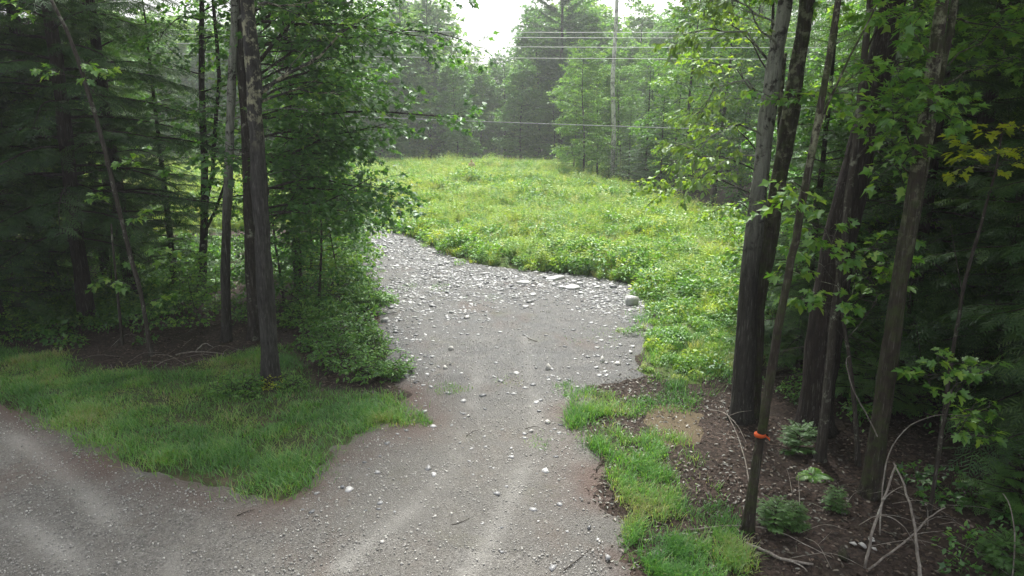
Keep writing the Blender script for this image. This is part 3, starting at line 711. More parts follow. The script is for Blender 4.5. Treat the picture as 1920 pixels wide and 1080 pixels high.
def weed_grass(rg, rad, H, n, mat):
    g = Geo()
    for k in range(n):
        a = rg.random() * 6.28; r_ = rad * rg.random(); a2 = rg.random() * 6.28; h = H * (.5 + .6 * rg.random()); le = .25 + .5 * rg.random()
        b = np.array([math.cos(a) * r_, math.sin(a) * r_, 0]); d = np.array([math.cos(a2) * le, math.sin(a2) * le, 1]); s = np.array([-math.sin(a2), math.cos(a2), 0]) * .008
        m = b + d * h * .6; t = m + np.array([d[0] * 1.8, d[1] * 1.8, .55]) * h * .5
        g.raw([b - s, b + s, m + s, m - s, t], [0, 1, 2, 3, 3, 2, 4], [4, 3], rg.random())
    return g.mesh('weed', mat)
weeds = [weed_stem(wrg, .75, 7, 16, .15, WEED), weed_stem(wrg, .6, 8, 14, .13, WEED), weed_stem(wrg, .9, 5, 18, .16, WEED),
         weed_dome(wrg, .38, .5, 110, .12, WEED), weed_dome(wrg, .3, .38, 80, .13, WEED, LOBE_T), weed_dome(wrg, .5, .65, 150, .14, SHRUB),
         weed_grass(wrg, .25, .6, 60, WEED), weed_grass(wrg, .3, .7, 60, STRAW), weed_stem(wrg, .8, 8, 14, .14, WEED, OVAL_T)]
def meadow_d(x, y):
    vis = (x > -y * .62 - 2) & (x < y * .62 + 2)
    return vis * np.clip(1.0 - (y - 18) / 75, .3, 1)
mp = sample_in(MEADOW, 21000, wrg, meadow_d); n = len(mp)
mp = mp + wrg.normal(0, .28, mp.shape) * (fbm(mp[:, 0] * .9, mp[:, 1] * .9, 88) > .45)[:, None]
sdm = signed(MEADOW, mp[:, 0], mp[:, 1]); rimd = seg_dist(RIM, mp[:, 0], mp[:, 1])
f1 = fbm(mp[:, 0] * .28, mp[:, 1] * .28, 61); f2 = fbm(mp[:, 0] * .5, mp[:, 1] * .5, 62)
pw = np.zeros((n, 9)) + .35
pw[:, [0, 1, 2, 8]] += np.clip((f1 - .42) * 9, 0, 2.2)[:, None]; pw[:, [6]] += 1.0; pw[:, 7] += np.clip((f2 - .46) * 10, 0, 1.6) * (rimd > 4) + 1.3 * ss((-mp[:, 0] - 2) / 6) * ss((mp[:, 1] - 28) / 6)
pw[:, [3, 4]] += np.clip((.55 - f1) * 6, 0, 1.6)[:, None]; pw[:, 5] += 1.8 * np.exp(-(rimd / 2.2) ** 2) + np.clip((f2 - .55) * 5, 0, 1)
pw[:, [3, 5]] += (1.6 * np.exp(-(rimd / 2.5) ** 2))[:, None]
cs = np.cumsum(pw / pw.sum(1)[:, None], 1); var = (wrg.random(n)[:, None] > cs).sum(1).clip(0, 8)
var = np.where((mp[:, 1] < 17.5) & (wrg.random(n) < .75), wrg.choice([3, 4, 5, 6], n), var)
scl = (.6 + .55 * wrg.random(n)) * (.3 + 1.4 * fbm(mp[:, 0] * .45, mp[:, 1] * .45, 63)) * (1 + .25 * np.exp(-(rimd / 2) ** 2))
scl *= np.where((mp[:, 1] < 17), .55, 1.0) * (1 + .3 * ss((mp[:, 1] - 30) / 25)) * np.clip(.55 + sdm * .8, .5, 1)
rot = np.stack([wrg.normal(0, .1, n), wrg.normal(0, .1, n), wrg.random(n) * 6.28], 1)
scatter('meadow_weeds', mp, terr(mp[:, 0], mp[:, 1]) + .02, rot, scl, var, weeds, 'sunlit green and yellowish weeds and grasses covering the meadow', 'weeds')
# low green cover under the trees on both sides
fl = np.concatenate([np.stack([wrg.uniform(4, 30, 2600), wrg.uniform(6.5, 34, 2600)], 1), np.stack([wrg.uniform(5, 11, 60), wrg.uniform(6.2, 14, 60)], 1), np.stack([wrg.uniform(-26, -3, 2200), wrg.uniform(14.5, 30, 2200)], 1), np.stack([wrg.uniform(-12, -4, 900), wrg.uniform(16, 27, 900)], 1)])
x, y = fl[:, 0], fl[:, 1]
k = (np.maximum.reduce([signed(DRIVE, x, y), signed(VERGE, x, y), signed(ROAD, x, y), signed(MEADOW, x, y) - .5]) < -.3) & (wrg.random(len(fl)) < np.clip(fbm(x * .5, y * .5, 71) * 3 - 1.0 + ss((np.abs(x) - 8) / 5) * .5, 0.05, 1))
k &= ~((x < 4.9) & (y < 12.5) & (x > 0)) & ~((x > 0) & (y < 10.5) & (wrg.random(len(fl)) < .6))
fl = fl[k]; n = len(fl)
scatter('ground_cover', fl, terr(fl[:, 0], fl[:, 1]), np.stack([wrg.normal(0, .1, n), wrg.normal(0, .1, n), wrg.random(n) * 6.28], 1), .5 + .6 * wrg.random(n), wrg.integers(0, 3, n),
        [weed_dome(wrg, .4, .4, 70, .1, MAPLE, LOBE_T), weed_dome(wrg, .35, .5, 70, .1, MAPLE_M), weed_dome(wrg, .3, .3, 60, .11, MAPLE, LOBE_T)], 'low leafy seedlings covering the shaded forest floor', 'ground cover')
# ================================================================== TREES: kinds used by the woods
def proto_broad(seed, H, r0, h0, cr, nl, size, leafmat, barkmat, tmpl, kw, lean=.3, up=.45, low=.75, bias=None):
    rg = np.random.default_rng(seed); W, L, Cg = Geo(), Leaves(), Geo()
    f_ = rg.uniform(3, 6, 4); P = [(lean * math.sin(2 * t) + .018 * H * math.sin(f_[0] * t + f_[1]) * t, lean * .5 * t + .018 * H * math.sin(f_[2] * t + f_[3]) * t, H * t - .12) for t in np.linspace(0, 1, 9)]
    Q, r = trunk_tube(W, P, [r0 * (1 - .85 * t) for t in np.linspace(0, 1, 9)], rg, 10)
    auto_crown(W, L, Q, r, rg, h0, cr, nl, size, up=up, kw=kw, low_taper=low, bias=bias, biasw=.6 if bias is not None else 0)
    L.put(Cg, tmpl, rg)
    return W.mesh('trunk', barkmat, True), Cg.mesh('crown', leafmat)
def proto_con(seed, H, r0, h0, cr, nb, mat, tmpl, spray, **kw):
    rg = np.random.default_rng(seed); W, N = Geo(), Geo()
    conifer(W, N, H, r0, h0, cr, nb, rg, tmpl, spray, **kw)
    return W.mesh('trunk', BARK_H, True), N.mesh('crown', mat)
KN = dict(nsub=10, sublen=1.2, ntw=4, twlen=.5, nleaf=8, start=.3, twigs=False, flat=.22)
KF = dict(nsub=9, sublen=1.5, ntw=3, twlen=.75, nleaf=10, start=.15, twigs=False, flat=.25)
KB = dict(nsub=6, sublen=.7, ntw=3, twlen=.32, nleaf=8, twigs=False, flat=.25)
maples = [proto_broad(1, 15, .15, 2.2, 3.6, 38, .16, MAPLE, BARK, LOBE_T, KN), proto_broad(2, 17, .17, 3.0, 3.8, 38, .16, MAPLE, BARK_R, LOBE_T, KN), proto_broad(3, 9, .08, .7, 2.3, 40, .15, MAPLE, BARK, LOBE_T, KN, up=.3)]
edge_maples = [proto_broad(4, 13, .13, .8, 3.3, 38, .2, MAPLE_B, BARK, LOBE_T, KN, up=.3), proto_broad(5, 10, .09, .4, 2.6, 34, .19, MAPLE_B, BARK, LOBE_T, KN, up=.25)]
fars = [proto_broad(6, 14, .16, .9, 3.6, 46, .36, FARLEAF, BARK, KITE_T, KF), proto_broad(7, 16, .18, 1.3, 3.8, 48, .36, FARLEAF, BARK, KITE_T, KF, lean=.8), proto_broad(8, 12, .12, .5, 3.2, 42, .36, FARLEAF, BARK_R, KITE_T, KF)]
hems = [proto_con(9, 17, .2, 1.6, 3.2, 100, HEMLOCK, HEM_T, .32, lat=.21, dead=10), proto_con(10, 14, .16, 1.0, 2.9, 90, HEMLOCK, HEM_T, .32, lat=.21, dead=6)]
firs = [proto_con(31, 1.0, .012, .08, .62, 34, FIR, SPR_T, .15, droop=-.1, lat=.08, shape=.6, elev=.25), proto_con(32, 1.5, .016, .1, .7, 44, FIR, SPR_T, .17, droop=-.2, lat=.09, shape=.7, elev=.2)]
spruces = [proto_con(11, 12, .14, .5, 2.3, 110, SPRUCE, SPR_T, .36, droop=-.3, lat=.24, shape=.9), proto_con(12, 5, .06, .25, 1.2, 70, SPRUCE, SPR_T, .26, droop=-.2, lat=.15, shape=.95)]
pines = [proto_con(13, 24, .28, 6, 4.2, 70, PINE, TUFT_T, .42, droop=.25, lat=.34, shape=.55, elev=.02), proto_con(14, 20, .24, 4, 3.8, 66, PINE, TUFT_T, .42, droop=.3, lat=.34, shape=.6, elev=.0)]
saps = [proto_broad(15, 2.6, .018, .5, .9, 13, .12, MAPLE_B, TWIG, MAPLE_T, dict(nsub=4, sublen=.4, ntw=2, twlen=.22, nleaf=5, start=.3), lean=.25, up=.35),
        proto_broad(16, 1.7, .013, .3, .7, 11, .11, MAPLE_B, TWIG, MAPLE_T, dict(nsub=4, sublen=.35, ntw=2, twlen=.2, nleaf=5, start=.3), lean=.15, up=.35),
        proto_broad(17, 3.6, .025, .6, 1.1, 16, .12, MAPLE, TWIG, LOBE_T, dict(nsub=5, sublen=.5, ntw=2, twlen=.25, nleaf=6, start=.3), lean=.3, up=.35)]
bushes = [proto_broad(25, 4.6, .04, .3, 1.6, 34, .125, MAPLE_M, TWIG, LOBE_T, KB, up=.3), proto_broad(26, 3.4, .03, .2, 1.4, 28, .12, MAPLE_B, TWIG, LOBE_T, KB, up=.3), proto_broad(27, 6.0, .05, .4, 1.9, 38, .13, MAPLE_M, TWIG, LOBE_T, KB, up=.3)]
def proto_shrub(seed, rad, H, nst, size, mat, tmpl, nl=9):
    rg = np.random.default_rng(seed); W, L, Cg = Geo(), Leaves(), Geo()
    for k in range(nst):
        a = k * 2.4 + rg.random(); e = rg.random() ** .6
        P = curve((.05 * math.cos(a), .05 * math.sin(a), -.03), (math.cos(a) * e * rad / H * 1.3, math.sin(a) * e * rad / H * 1.3, 1), H * (.7 + .45 * rg.random()), 5, rg, -.6 * e, .2)
        leafy_limb(W, L, P, .008, rg, size, nsub=6, sublen=.32, ntw=2, twlen=.16, nleaf=nl, start=.2, flat=.5, tilt=.4)
    L.put(Cg, tmpl, rg); return W.mesh('stems', TWIG, True), Cg.mesh('foliage', mat)
shrubs = [proto_shrub(18, .75, .75, 15, .085, SHRUB, OVAL_T), proto_shrub(19, .55, .5, 12, .075, SHRUB, OVAL_T), proto_shrub(20, .9, 1.1, 17, .1, SHRUB, LOBE_T)]
def plant_tree(name, pr, x, y, label, cat, group, rz, s, parts=('trunk', 'crown'), tilt=(0, 0)):
    t = thing(name, (x, y, tz(x, y)), label, cat, group, rz, s); t.rotation_euler = (tilt[0], tilt[1], rz)
    for nm, me in zip(parts, pr): link(nm, me, t)
    return t
# ================================================================== HERO TREES traced at their own distance
class Hero:
    def __init__(s, name, label, cat, px, H, barkmat, seed, group=None, sides=16, flare=True, Y=None):
        s.rg = np.random.default_rng(seed); s.W = Geo(); s.L = Leaves(); s.bark = barkmat
        b = G(px[0][0], px[0][1]); s.Y = b[1] if Y is None else Y
        s.z0 = tz(b[0], s.Y)
        P = [AT(a, c, s.Y) for a, c, _ in px]; D = [depth(q) for q in P]
        rad = [wd / 2 * d / FPX for (_, _, wd), d in zip(px, D)]
        s.base = np.array([P[0][0], s.Y, s.z0])
        P = [q - s.base for q in P]; P[0][2] = -.12
        s.visible_top = P[-1][2]
        if H and P[-1][2] < H:
            d = unit(P[-1] - P[-2]); d = unit(d + np.array([0, 0, .8])); k = (H - P[-1][2]) / d[2]; r1 = rad[-1]
            for f in (.35, .7, 1.0): P.append(P[-1] + d * k * .34); rad.append(max(r1 * (1 - .85 * f), .015))
        s.Q, s.r = trunk_tube(s.W, P, rad, s.rg, sides, flare)
        s.root = thing(name, tuple(s.base), label, cat, group)
    def loc(s, px, py, dy=0.0): return AT(px, py, s.Y + dy) - s.base
    def stem(s, px, w0, w1, dy=0.0):
        P = [s.loc(a, b, dy) for a, b in px]; d = depth(P[0] + s.base) / FPX / 2
        Q = trunk_tube(s.W, P, np.linspace(w0 * d, w1 * d, len(P)), s.rg, 8, False); return Q
    def limb(s, px, r0, size, dys=None, **kw):
        n = len(px); dys = dys if dys is not None else [0] * n
        P = np.array([s.loc(a, b, d) for (a, b), d in zip(px, dys)])
        k = np.linspace(0, n - 1, 7); P = np.stack([np.interp(k, np.arange(n), P[:, i]) for i in range(3)], 1); P[1:-1] += s.rg.normal(0, .025, P[1:-1].shape)
        leafy_limb(s.W, s.L, P, r0, s.rg, size, **kw)
    def bare(s, px, r0, dys=None):
        n = len(px); dys = dys if dys is not None else [0] * n
        P = np.array([s.loc(a, b, d) for (a, b), d in zip(px, dys)]); s.W.tube(P, np.linspace(r0, r0 * .3, n), 5, False)
    def crown(s, h0, cr, nl, size, **kw): auto_crown(s.W, s.L, s.Q, s.r, s.rg, h0, cr, nl, size, **kw)
    def done(s, leafmat=None, tmpl=LOBE_T, lo=0.0, hi=1.0):
        s.trunk = link('trunk', s.W.mesh('trunk', s.bark, True), s.root)
        if s.L.p:
            g = Geo(); s.L.put(g, tmpl, s.rg, lo, hi); link('crown', g.mesh('crown', leafmat), s.root)
        return s
    def leaf_parts(s, meshes, lo=0):
        s.trunk = link('trunk', s.W.mesh('trunk', s.bark, True), s.root)
        p, t, n, z = (np.concatenate(a) for a in (s.L.p, s.L.t, s.L.n, s.L.s))
        for i in range(min(len(p), 290)):
            ty = Vector(t[i]).normalized(); sx = ty.cross(Vector(n[i])).normalized(); nz = sx.cross(ty)
            o = link('leaf', meshes[i % len(meshes)], s.root)
            o.matrix_local = Matrix.Translation(Vector(p[i])) @ Matrix((sx, ty, nz)).transposed().to_4x4() @ Matrix.Scale(float(z[i]), 4)
        return s
K1 = dict(nsub=9, sublen=1.1, ntw=4, twlen=.45, nleaf=8, twigs=False, flat=.28)
# --- left group
h = Hero('maple_tree', 'straight maple trunk with pale yellow lichen patches rising from the mown verge', 'tree', [(508, 722, 33), (503, 620, 31), (496, 500, 30), (486, 320, 28), (474, 120, 27), (464, 0, 26)], 17, BARK_L, 101)
h.limb([(488, 175), (545, 140), (640, 62), (720, 10)], .045, .12, [0, .2, .5, .8], **K1)
h.limb([(490, 190), (560, 168), (650, 180)], .03, .12, [0, .6, 1.2], **K1)
h.bare([(500, 405), (540, 396), (585, 402)], .012); h.bare([(497, 330), (540, 318), (560, 335)], .01, [0, -.2, -.3])
h.limb([(484, 8), (540, 12), (590, 5)], .03, .12, [0, .3, .8], **K1)
h.crown(7.4, 3.8, 30, .12, kw=K1); h.done(MAPLE)
h = Hero('maple_tree', 'thick dark trunk standing close behind the lichen-patched maple', 'tree', [(478, 637, 24), (470, 480, 23), (460, 240, 21), (453, 60, 20), (451, 0, 19)], 16, BARK, 102)
h.crown(2.4, 4.0, 36, .15, hmax=8.5, bias=(1, .15, 0), biasw=.72, kw=dict(K1, nsub=12, sublen=1.35, start=.16), low_taper=.7, top_taper=2); h.crown(8.5, 4.0, 20, .15, kw=K1); h.done(MAPLE)
h = Hero('maple_tree', 'slimmer dark trunk with grey upper bark, left of the lichen-patched maple', 'tree', [(424, 640, 18), (424, 520, 17), (430, 330, 16), (437, 130, 15), (441, 0, 14)], 15, BARK_R, 103)
h.crown(4.6, 3.2, 26, .14, bias=(.3, .8, 0), biasw=.5, kw=K1); h.done(MAPLE)
h = Hero('maple_tree', 'forked thin dark tree between the hemlocks and the clustered trunks', 'tree', [(378, 565, 16), (380, 430, 14), (379, 300, 13), (374, 160, 11), (373, 0, 9)], 12, BARK, 104)
h.stem([(380, 400), (398, 330), (402, 260), (412, 150), (404, 40), (398, -30)], 9, 6); h.stem([(380, 440), (402, 400), (426, 330)], 7, 4)
h.crown(4.2, 2.6, 20, .13, bias=(0, 1, 0), biasw=.5, kw=K1); h.done(MAPLE)
plant_tree('maple_tree', maples[0], *G(560, 548), 'broad leafy maple whose boughs hang out over the drive, behind the trunks', 'tree', None, 1.0, .95)
plant_tree('maple_tree', bushes[0], *G(596, 580), 'low bushy maple filling the gap right of the trunks', 'tree', None, .4, 1.0)
plant_tree('maple_tree', bushes[1], *G(640, 545), 'small bushy maple leaning over the left edge of the gravel', 'tree', None, 2.4, 1.0)
plant_tree('maple_tree', bushes[2], *G(585, 520), 'taller bushy maple rising behind the low bushy maple', 'tree', None, 1.4, 1.0)
plant_tree('maple_tree', bushes[0], *G(625, 470), 'rounded bushy maple where the gravel bends out of sight', 'tree', None, 3.4, 1.0)
plant_tree('maple_tree', bushes[2], *G(535, 575), 'young dark maple tight behind the verge trunks', 'tree', None, 4.0, .8)
# slender leaning sapling with separate leaves
LEAFM = []
for i in range(3):
    g = Geo(); v = BIGMAPLE_T[0].copy(); v[:, 2] += (.16, -.05, .08)[i] * v[:, 0] ** 2 * 2 - (.2, .1, .32)[i] * np.maximum(v[:, 1], 0) ** 2; v[:, 0] *= (1, .9, 1.08)[i]
    g.raw(v, BIGMAPLE_T[1], BIGMAPLE_T[2], (.2, .5, .85)[i]); LEAFM.append(g.mesh('leaf', MAPLE_B))
LEAFY = []
for i in range(2):
    g = Geo(); v = BIGMAPLE_T[0].copy(); v[:, 2] -= (.2, .1)[i] * np.maximum(v[:, 1], 0) ** 2; g.raw(v, BIGMAPLE_T[1], BIGMAPLE_T[2], (.3, .8)[i]); LEAFY.append(g.mesh('leaf', MAPLE_Y))
KS = dict(nsub=3, sublen=.3, ntw=1, twlen=.2, nleaf=5, start=.45, flat=.15, tilt=.3, droop=.3)
h = Hero('maple_sapling', 'slender pale sapling leaning across the dark hemlock, with sparse bright leaves', 'sapling', [(284, 668, 8), (272, 600, 8), (255, 520, 8), (225, 400, 8), (195, 275, 8), (160, 150, 8), (128, 60, 7), (98, 0, 6)], None, TWIG, 105, sides=8)
for a, b in (((225, 400), (186, 366)), ((232, 425), (262, 400)), ((215, 360), (245, 300)), ((262, 545), (225, 530)), ((268, 575), (300, 560)), ((160, 150), (105, 135)), ((170, 180), (185, 130)), ((120, 45), (40, 15)), ((255, 510), (290, 470)), ((140, 100), (165, 120))):
    h.limb([a, b], .006, .13, [0, -.15], **KS)
h.leaf_parts(LEAFM)
h = Hero('sapling', 'thin bare stem with few leaves beside the slender leaning sapling', 'sapling', [(229, 648, 5), (221, 560, 5), (213, 480, 4), (208, 420, 3)], None, TWIG, 106, sides=6)
h.limb([(212, 470), (240, 490)], .005, .12, **KS); h.limb([(220, 530), (200, 520)], .005, .12, **KS); h.leaf_parts(LEAFM)
h = Hero('hemlock_tree', 'large dark hemlock with a thick trunk in the shade behind the sapling', 'tree', [(165, 602, 36), (150, 520, 33), (128, 340, 30), (112, 200, 26)], None, BARK_H, 107)
root_h = h.root; rgH = np.random.default_rng(207); Wh, Nh = Geo(), Geo()
Ph = [h.Q[0] * 1.0, h.Q[len(h.Q) // 2], h.Q[-1]]; d_ = unit(h.Q[-1] - h.Q[0] + np.array([0, 0, 4])); Ph += [h.Q[-1] + d_ * 4, h.Q[-1] + d_ * 11]
conifer(Wh, Nh, 17, .2, 2.0, 4.0, 100, rgH, HEM_T, .3, lat=.2, dead=16, P=Ph, rad=[.19, .17, .15, .11, .03])
link('trunk', Wh.mesh('trunk', BARK_H, True), root_h); link('crown', Nh.mesh('crown', HEMLOCK), root_h)
for i, (px, py, k, s, rz) in enumerate([(250, 560, 0, .95, 1), (40, 590, 1, 1.1, 2), (-90, 600, 0, 1.1, 3), (330, 540, 1, .62, 4.2), (100, 545, 0, 1.0, 5), (-40, 530, 1, 1.2, .5), (200, 520, 1, .9, 2.2), (10, 640, 1, .5, 2.9), (-200, 560, 0, 1.1, 1.2), (-330, 600, 1, 1.1, .2)]):
    plant_tree('hemlock_tree', hems[k], *G(px, py), 'dense dark hemlock in the shaded wood behind the mown verge', 'tree', 'hemlocks left of the verge', rz, s)
frg = np.random.default_rng(404)
for i in range(26):
    px, py = frg.uniform(-150, 420), frg.uniform(505, 640); x, y = G(px, py)
    if signed(VERGE, np.array([x]), np.array([y]))[0] > -.3: continue
    plant_tree('maple_sapling', saps[i % 3], x, y, 'leafy seedling maple in the gloom under the left hemlocks', 'sapling', 'seedlings under the left hemlocks', frg.random() * 6.28, .35 + .5 * frg.random())
# shrubs by the left edge of the drive
for i, (px, py, k, s, lab) in enumerate([(640, 690, 0, .85, 'bright leafy bramble mound facing the gravel beside the trunk'), (700, 712, 0, .8, 'low leafy bramble at the gravel edge'), (735, 705, 1, .8, 'small leafy bramble spilling onto the gravel'), (600, 650, 0, .8, 'leafy bramble right behind the lichen-patched maple'),
        (660, 640, 1, 1.0, 'low bramble between the mound and the bushy maples'), (560, 610, 1, .9, 'small green shrub under the bushy maple'), (690, 590, 2, .75, 'tall green shrub at the bend of the gravel'), (670, 545, 2, .8, 'upright green shrub leaning to the gravel by the bushy maple'), (700, 572, 1, 1.0, 'rounded shrub touching the slate gravel'),
        (450, 745, 1, .75, 'low fern-green shrub left of the lichen-patched trunk foot'), (548, 735, 1, .5, 'tiny green shrub right of the lichen-patched trunk foot'), (660, 500, 2, .8, 'leafy shrub where the gravel narrows'), (645, 460, 2, 1.0, 'dense shrub at the far bend of the gravel'), (610, 620, 2, .7, 'mid green shrub in front of the bushy maple'), (690, 665, 0, .7, 'pale green bramble between mound and gravel')]):
    plant_tree('shrub', shrubs[k], *G(px, py), lab, 'shrub', None, i * 1.3, s, ('stems', 'foliage'))
g1, g2 = proto_shrub(77, .3, .22, 8, .06, MAPLE_Y, OVAL_T, 5); plant_tree('shrub', (g1, g2), *G(510, 733), 'tiny yellow green plant at the foot of the lichen-patched trunk', 'shrub', None, 0, .6, ('stems', 'foliage'))
# bright layers of leaves between and behind the right trunks
for i, (px, py, k, s) in enumerate([(1480, 640, 1, 1.0), (1560, 690, 2, 1.0), (1650, 660, 1, 1.1), (1720, 640, 2, 1.1), (1800, 620, 1, 1.2), (1880, 650, 0, 1.1), (1450, 570, 2, .9), (1600, 590, 0, 1.2), (1760, 570, 1, 1.2), (1900, 590, 2, 1.1), (1520, 560, 2, 1.1), (1690, 600, 2, 1.2), (1840, 700, 1, .8), (1905, 740, 1, .8)]):
    plant_tree('maple_tree', bushes[k], *G(px, py), 'young leafy maple catching light behind the right trunks', 'tree', 'young maples behind the right trunks', i * 1.1, s)
# --- right group
KP = dict(nsub=7, sublen=.75, ntw=3, twlen=.35, nleaf=7, droop=.7, tilt=.5, start=.3)
h = Hero('maple_tree', 'tall grey lichened trunk, left of the leaning pair at the drive edge', 'tree', [(1390, 782, 42), (1396, 680, 38), (1408, 540, 34), (1424, 400, 32), (1442, 240, 30), (1462, 110, 29), (1482, 0, 27)], 17, BARK_R, 111)
h.limb([(1440, 262), (1390, 232), (1330, 262), (1300, 300)], .02, .12, [0, -.2, -.4, -.4], **KP); h.limb([(1450, 190), (1400, 150), (1340, 170), (1305, 215)], .02, .12, [0, .2, .4, .6], **KP)
h.limb([(1436, 300), (1380, 290), (1320, 330)], .018, .12, [0, .5, .9], **KP); h.limb([(1455, 130), (1400, 60), (1330, 50), (1290, 70)], .024, .12, [0, .2, .2, .4], **KP)
h.limb([(1470, 60), (1400, 10), (1340, 0)], .02, .12, [0, .5, .9], **KP); h.bare([(1425, 390), (1380, 350), (1340, 352), (1300, 362)], .01, [0, -.2, -.3, -.3])
h.limb([(1460, 90), (1420, 40), (1390, -10)], .02, .12, [0, -.2, -.4], **KP)
h.crown(7.2, 3.4, 24, .12, bias=(.2, .8, 0), biasw=.5, kw=K1); h.done(PALE, OVAL_T)
h = Hero('maple_tree', 'brown mossy trunk, right of the leaning pair at the drive edge', 'tree', [(1409, 772, 34), (1416, 660, 31), (1430, 540, 29), (1455, 380, 29), (1480, 220, 30), (1502, 80, 27), (1512, 0, 26)], 16, BARK_M, 112)
h.stem([(1450, 400), (1462, 290), (1470, 170), (1478, 100)], 11, 8, .25)
h.limb([(1492, 250), (1475, 195), (1500, 180)], .012, .13, [0, -.4, -.8], **KP)
h.crown(7.2, 3.2, 22, .13, bias=(.3, .8, 0), biasw=.6, kw=K1); h.done(MAPLE_B)
h = Hero('maple_tree', 'thin leaning trunk with an orange ribbon, rooted in the leaf litter', 'tree', [(1402, 988, 20), (1412, 900, 18), (1428, 800, 17), (1446, 690, 16), (1466, 570, 15), (1492, 420, 14), (1520, 270, 14), (1546, 120, 12), (1568, 0, 11)], 12, BARK_M, 113, sides=10)
h.stem([(1510, 330), (1545, 210), (1600, 90), (1640, 10)], 6, 3); h.limb([(1500, 380), (1470, 400), (1440, 380)], .01, .12, [0, -.1, -.2], **KS); h.limb([(1520, 270), (1540, 200), (1590, 150)], .012, .14, [0, .1, .3], nsub=4, sublen=.4, ntw=2, twlen=.25, nleaf=5, start=.4)
h.limb([(1505, 350), (1490, 340), (1470, 370)], .01, .13, [0, -.2, -.3], nsub=4, sublen=.3, ntw=2, twlen=.2, nleaf=5, start=.3)
h.bare([(1443, 700), (1475, 690), (1500, 700)], .006); h.crown(6.6, 2.4, 14, .13, bias=(.2, 1, 0), biasw=.6, kw=K1); h.done(MAPLE_B)
# ribbon
p_ = AT(1424.5, 815, h.Y); rr_ = 17.6 / 2 * depth(p_) / FPX
g = Geo(); g.tube([p_ + [0, 0, -.02], p_ + [0, 0, -.012], p_ + [.004, 0, .012], p_ + [.004, 0, .02]], [rr_ * 1.12, rr_ * 1.22, rr_ * 1.22, rr_ * 1.12], 12, True)
g.raw([p_ + [rr_, -.03, .01], p_ + [rr_ + .05, -.05, -.02], p_ + [rr_ + .055, -.05, -.06], p_ + [rr_ + .01, -.035, -.015]], [0, 1, 2, 3], [4])
tag(link('marker_ribbon', g.mesh('marker_ribbon', plain('orange_ribbon', (.55, .09, .02)))), 'orange ribbon tied round the thin leaning trunk', 'ribbon')
h = Hero('hemlock_tree', 'massive dark trunk with dead twigs deep in the shade right of the pair', 'tree', [(1527, 800, 62), (1537, 700, 58), (1550, 580, 56), (1578, 430, 54), (1608, 290, 52), (1640, 150, 46), (1672, 0, 40)], None, BARK_H, 114)
Wh, Nh = Geo(), Geo(); rgH = np.random.default_rng(214); d_ = unit(h.Q[-1] - h.Q[-6]); d_ = unit(d_ + np.array([0, 0, .6]))
conifer(Wh, Nh, 17, .2, 7.5, 3.0, 60, rgH, HEM_T, .3, lat=.18, dead=46, P=[h.Q[0], h.Q[len(h.Q) // 2], h.Q[-1], h.Q[-1] + d_ * 4, h.Q[-1] + d_ * 9], rad=[h.r[3] * .9, h.r[len(h.r) // 2] * .9, h.r[-1], .14, .03])
link('trunk', h.W.mesh('trunk', BARK_H, True), h.root); link('branches', Wh.mesh('branches', BARK_H, True), h.root); link('crown', Nh.mesh('crown', HEMLOCK), h.root)
h = Hero('maple_tree', 'straight slim grey trunk right against the massive dark trunk', 'tree', [(1538, 858, 19), (1550, 740, 16), (1565, 600, 15), (1586, 440, 14), (1604, 290, 13), (1622, 100, 12), (1632, 0, 11)], 13, TWIG, 115, sides=10)
h.limb([(1604, 300), (1640, 240), (1680, 190)], .015, .15, [0, -.3, -.6], nsub=6, sublen=.5, ntw=2, twlen=.3, nleaf=6, start=.35, droop=.4); h.limb([(1610, 250), (1660, 300), (1700, 300)], .012, .15, [0, -.4, -.9], nsub=5, sublen=.4, ntw=2, twlen=.3, nleaf=6, start=.4, droop=.4)
h.limb([(1622, 100), (1650, 40), (1690, 10)], .015, .15, [0, -.3, -.5], nsub=6, sublen=.5, ntw=2, twlen=.3, nleaf=6, start=.3, droop=.4)
h.crown(6.4, 2.6, 18, .14, bias=(.4, .8, 0), biasw=.5, kw=K1); h.done(MAPLE_B)
h = Hero('maple_tree', 'mossy forked maple with lichen bark beside the dead arching branches', 'tree', [(1636, 922, 38), (1648, 800, 33), (1662, 680, 31), (1682, 540, 29), (1704, 390, 27), (1728, 230, 25), (1745, 100, 23), (1757, 0, 22)], 14, BARK_M, 116)
h.stem([(1684, 560), (1712, 430), (1742, 290), (1768, 170), (1788, 80), (1806, -20)], 22, 11, .12)
for pts_, dy in (([(1720, 290), (1690, 225), (1665, 215)], -.5), ([(1728, 240), (1750, 190), (1720, 160)], -.6), ([(1735, 180), (1690, 120), (1660, 130)], -.5), ([(1745, 100), (1700, 40), (1670, 20)], -.5), ([(1722, 260), (1740, 200), (1760, 210)], -.7), ([(1712, 330), (1680, 300), (1660, 180)], -.4), ([(1780, 120), (1850, 60), (1910, 30)], .3), ([(1770, 160), (1830, 130), (1890, 100)], .5)):
    h.limb(pts_, .012, .115, [0, dy * .6, dy], nsub=7, sublen=.42, ntw=2, twlen=.25, nleaf=8, start=.3, droop=.4, tilt=.4)
h.crown(6.0, 2.8, 20, .15, bias=(.8, .5, 0), biasw=.5, kw=K1); h.done(MAPLE_B, MAPLE_T)
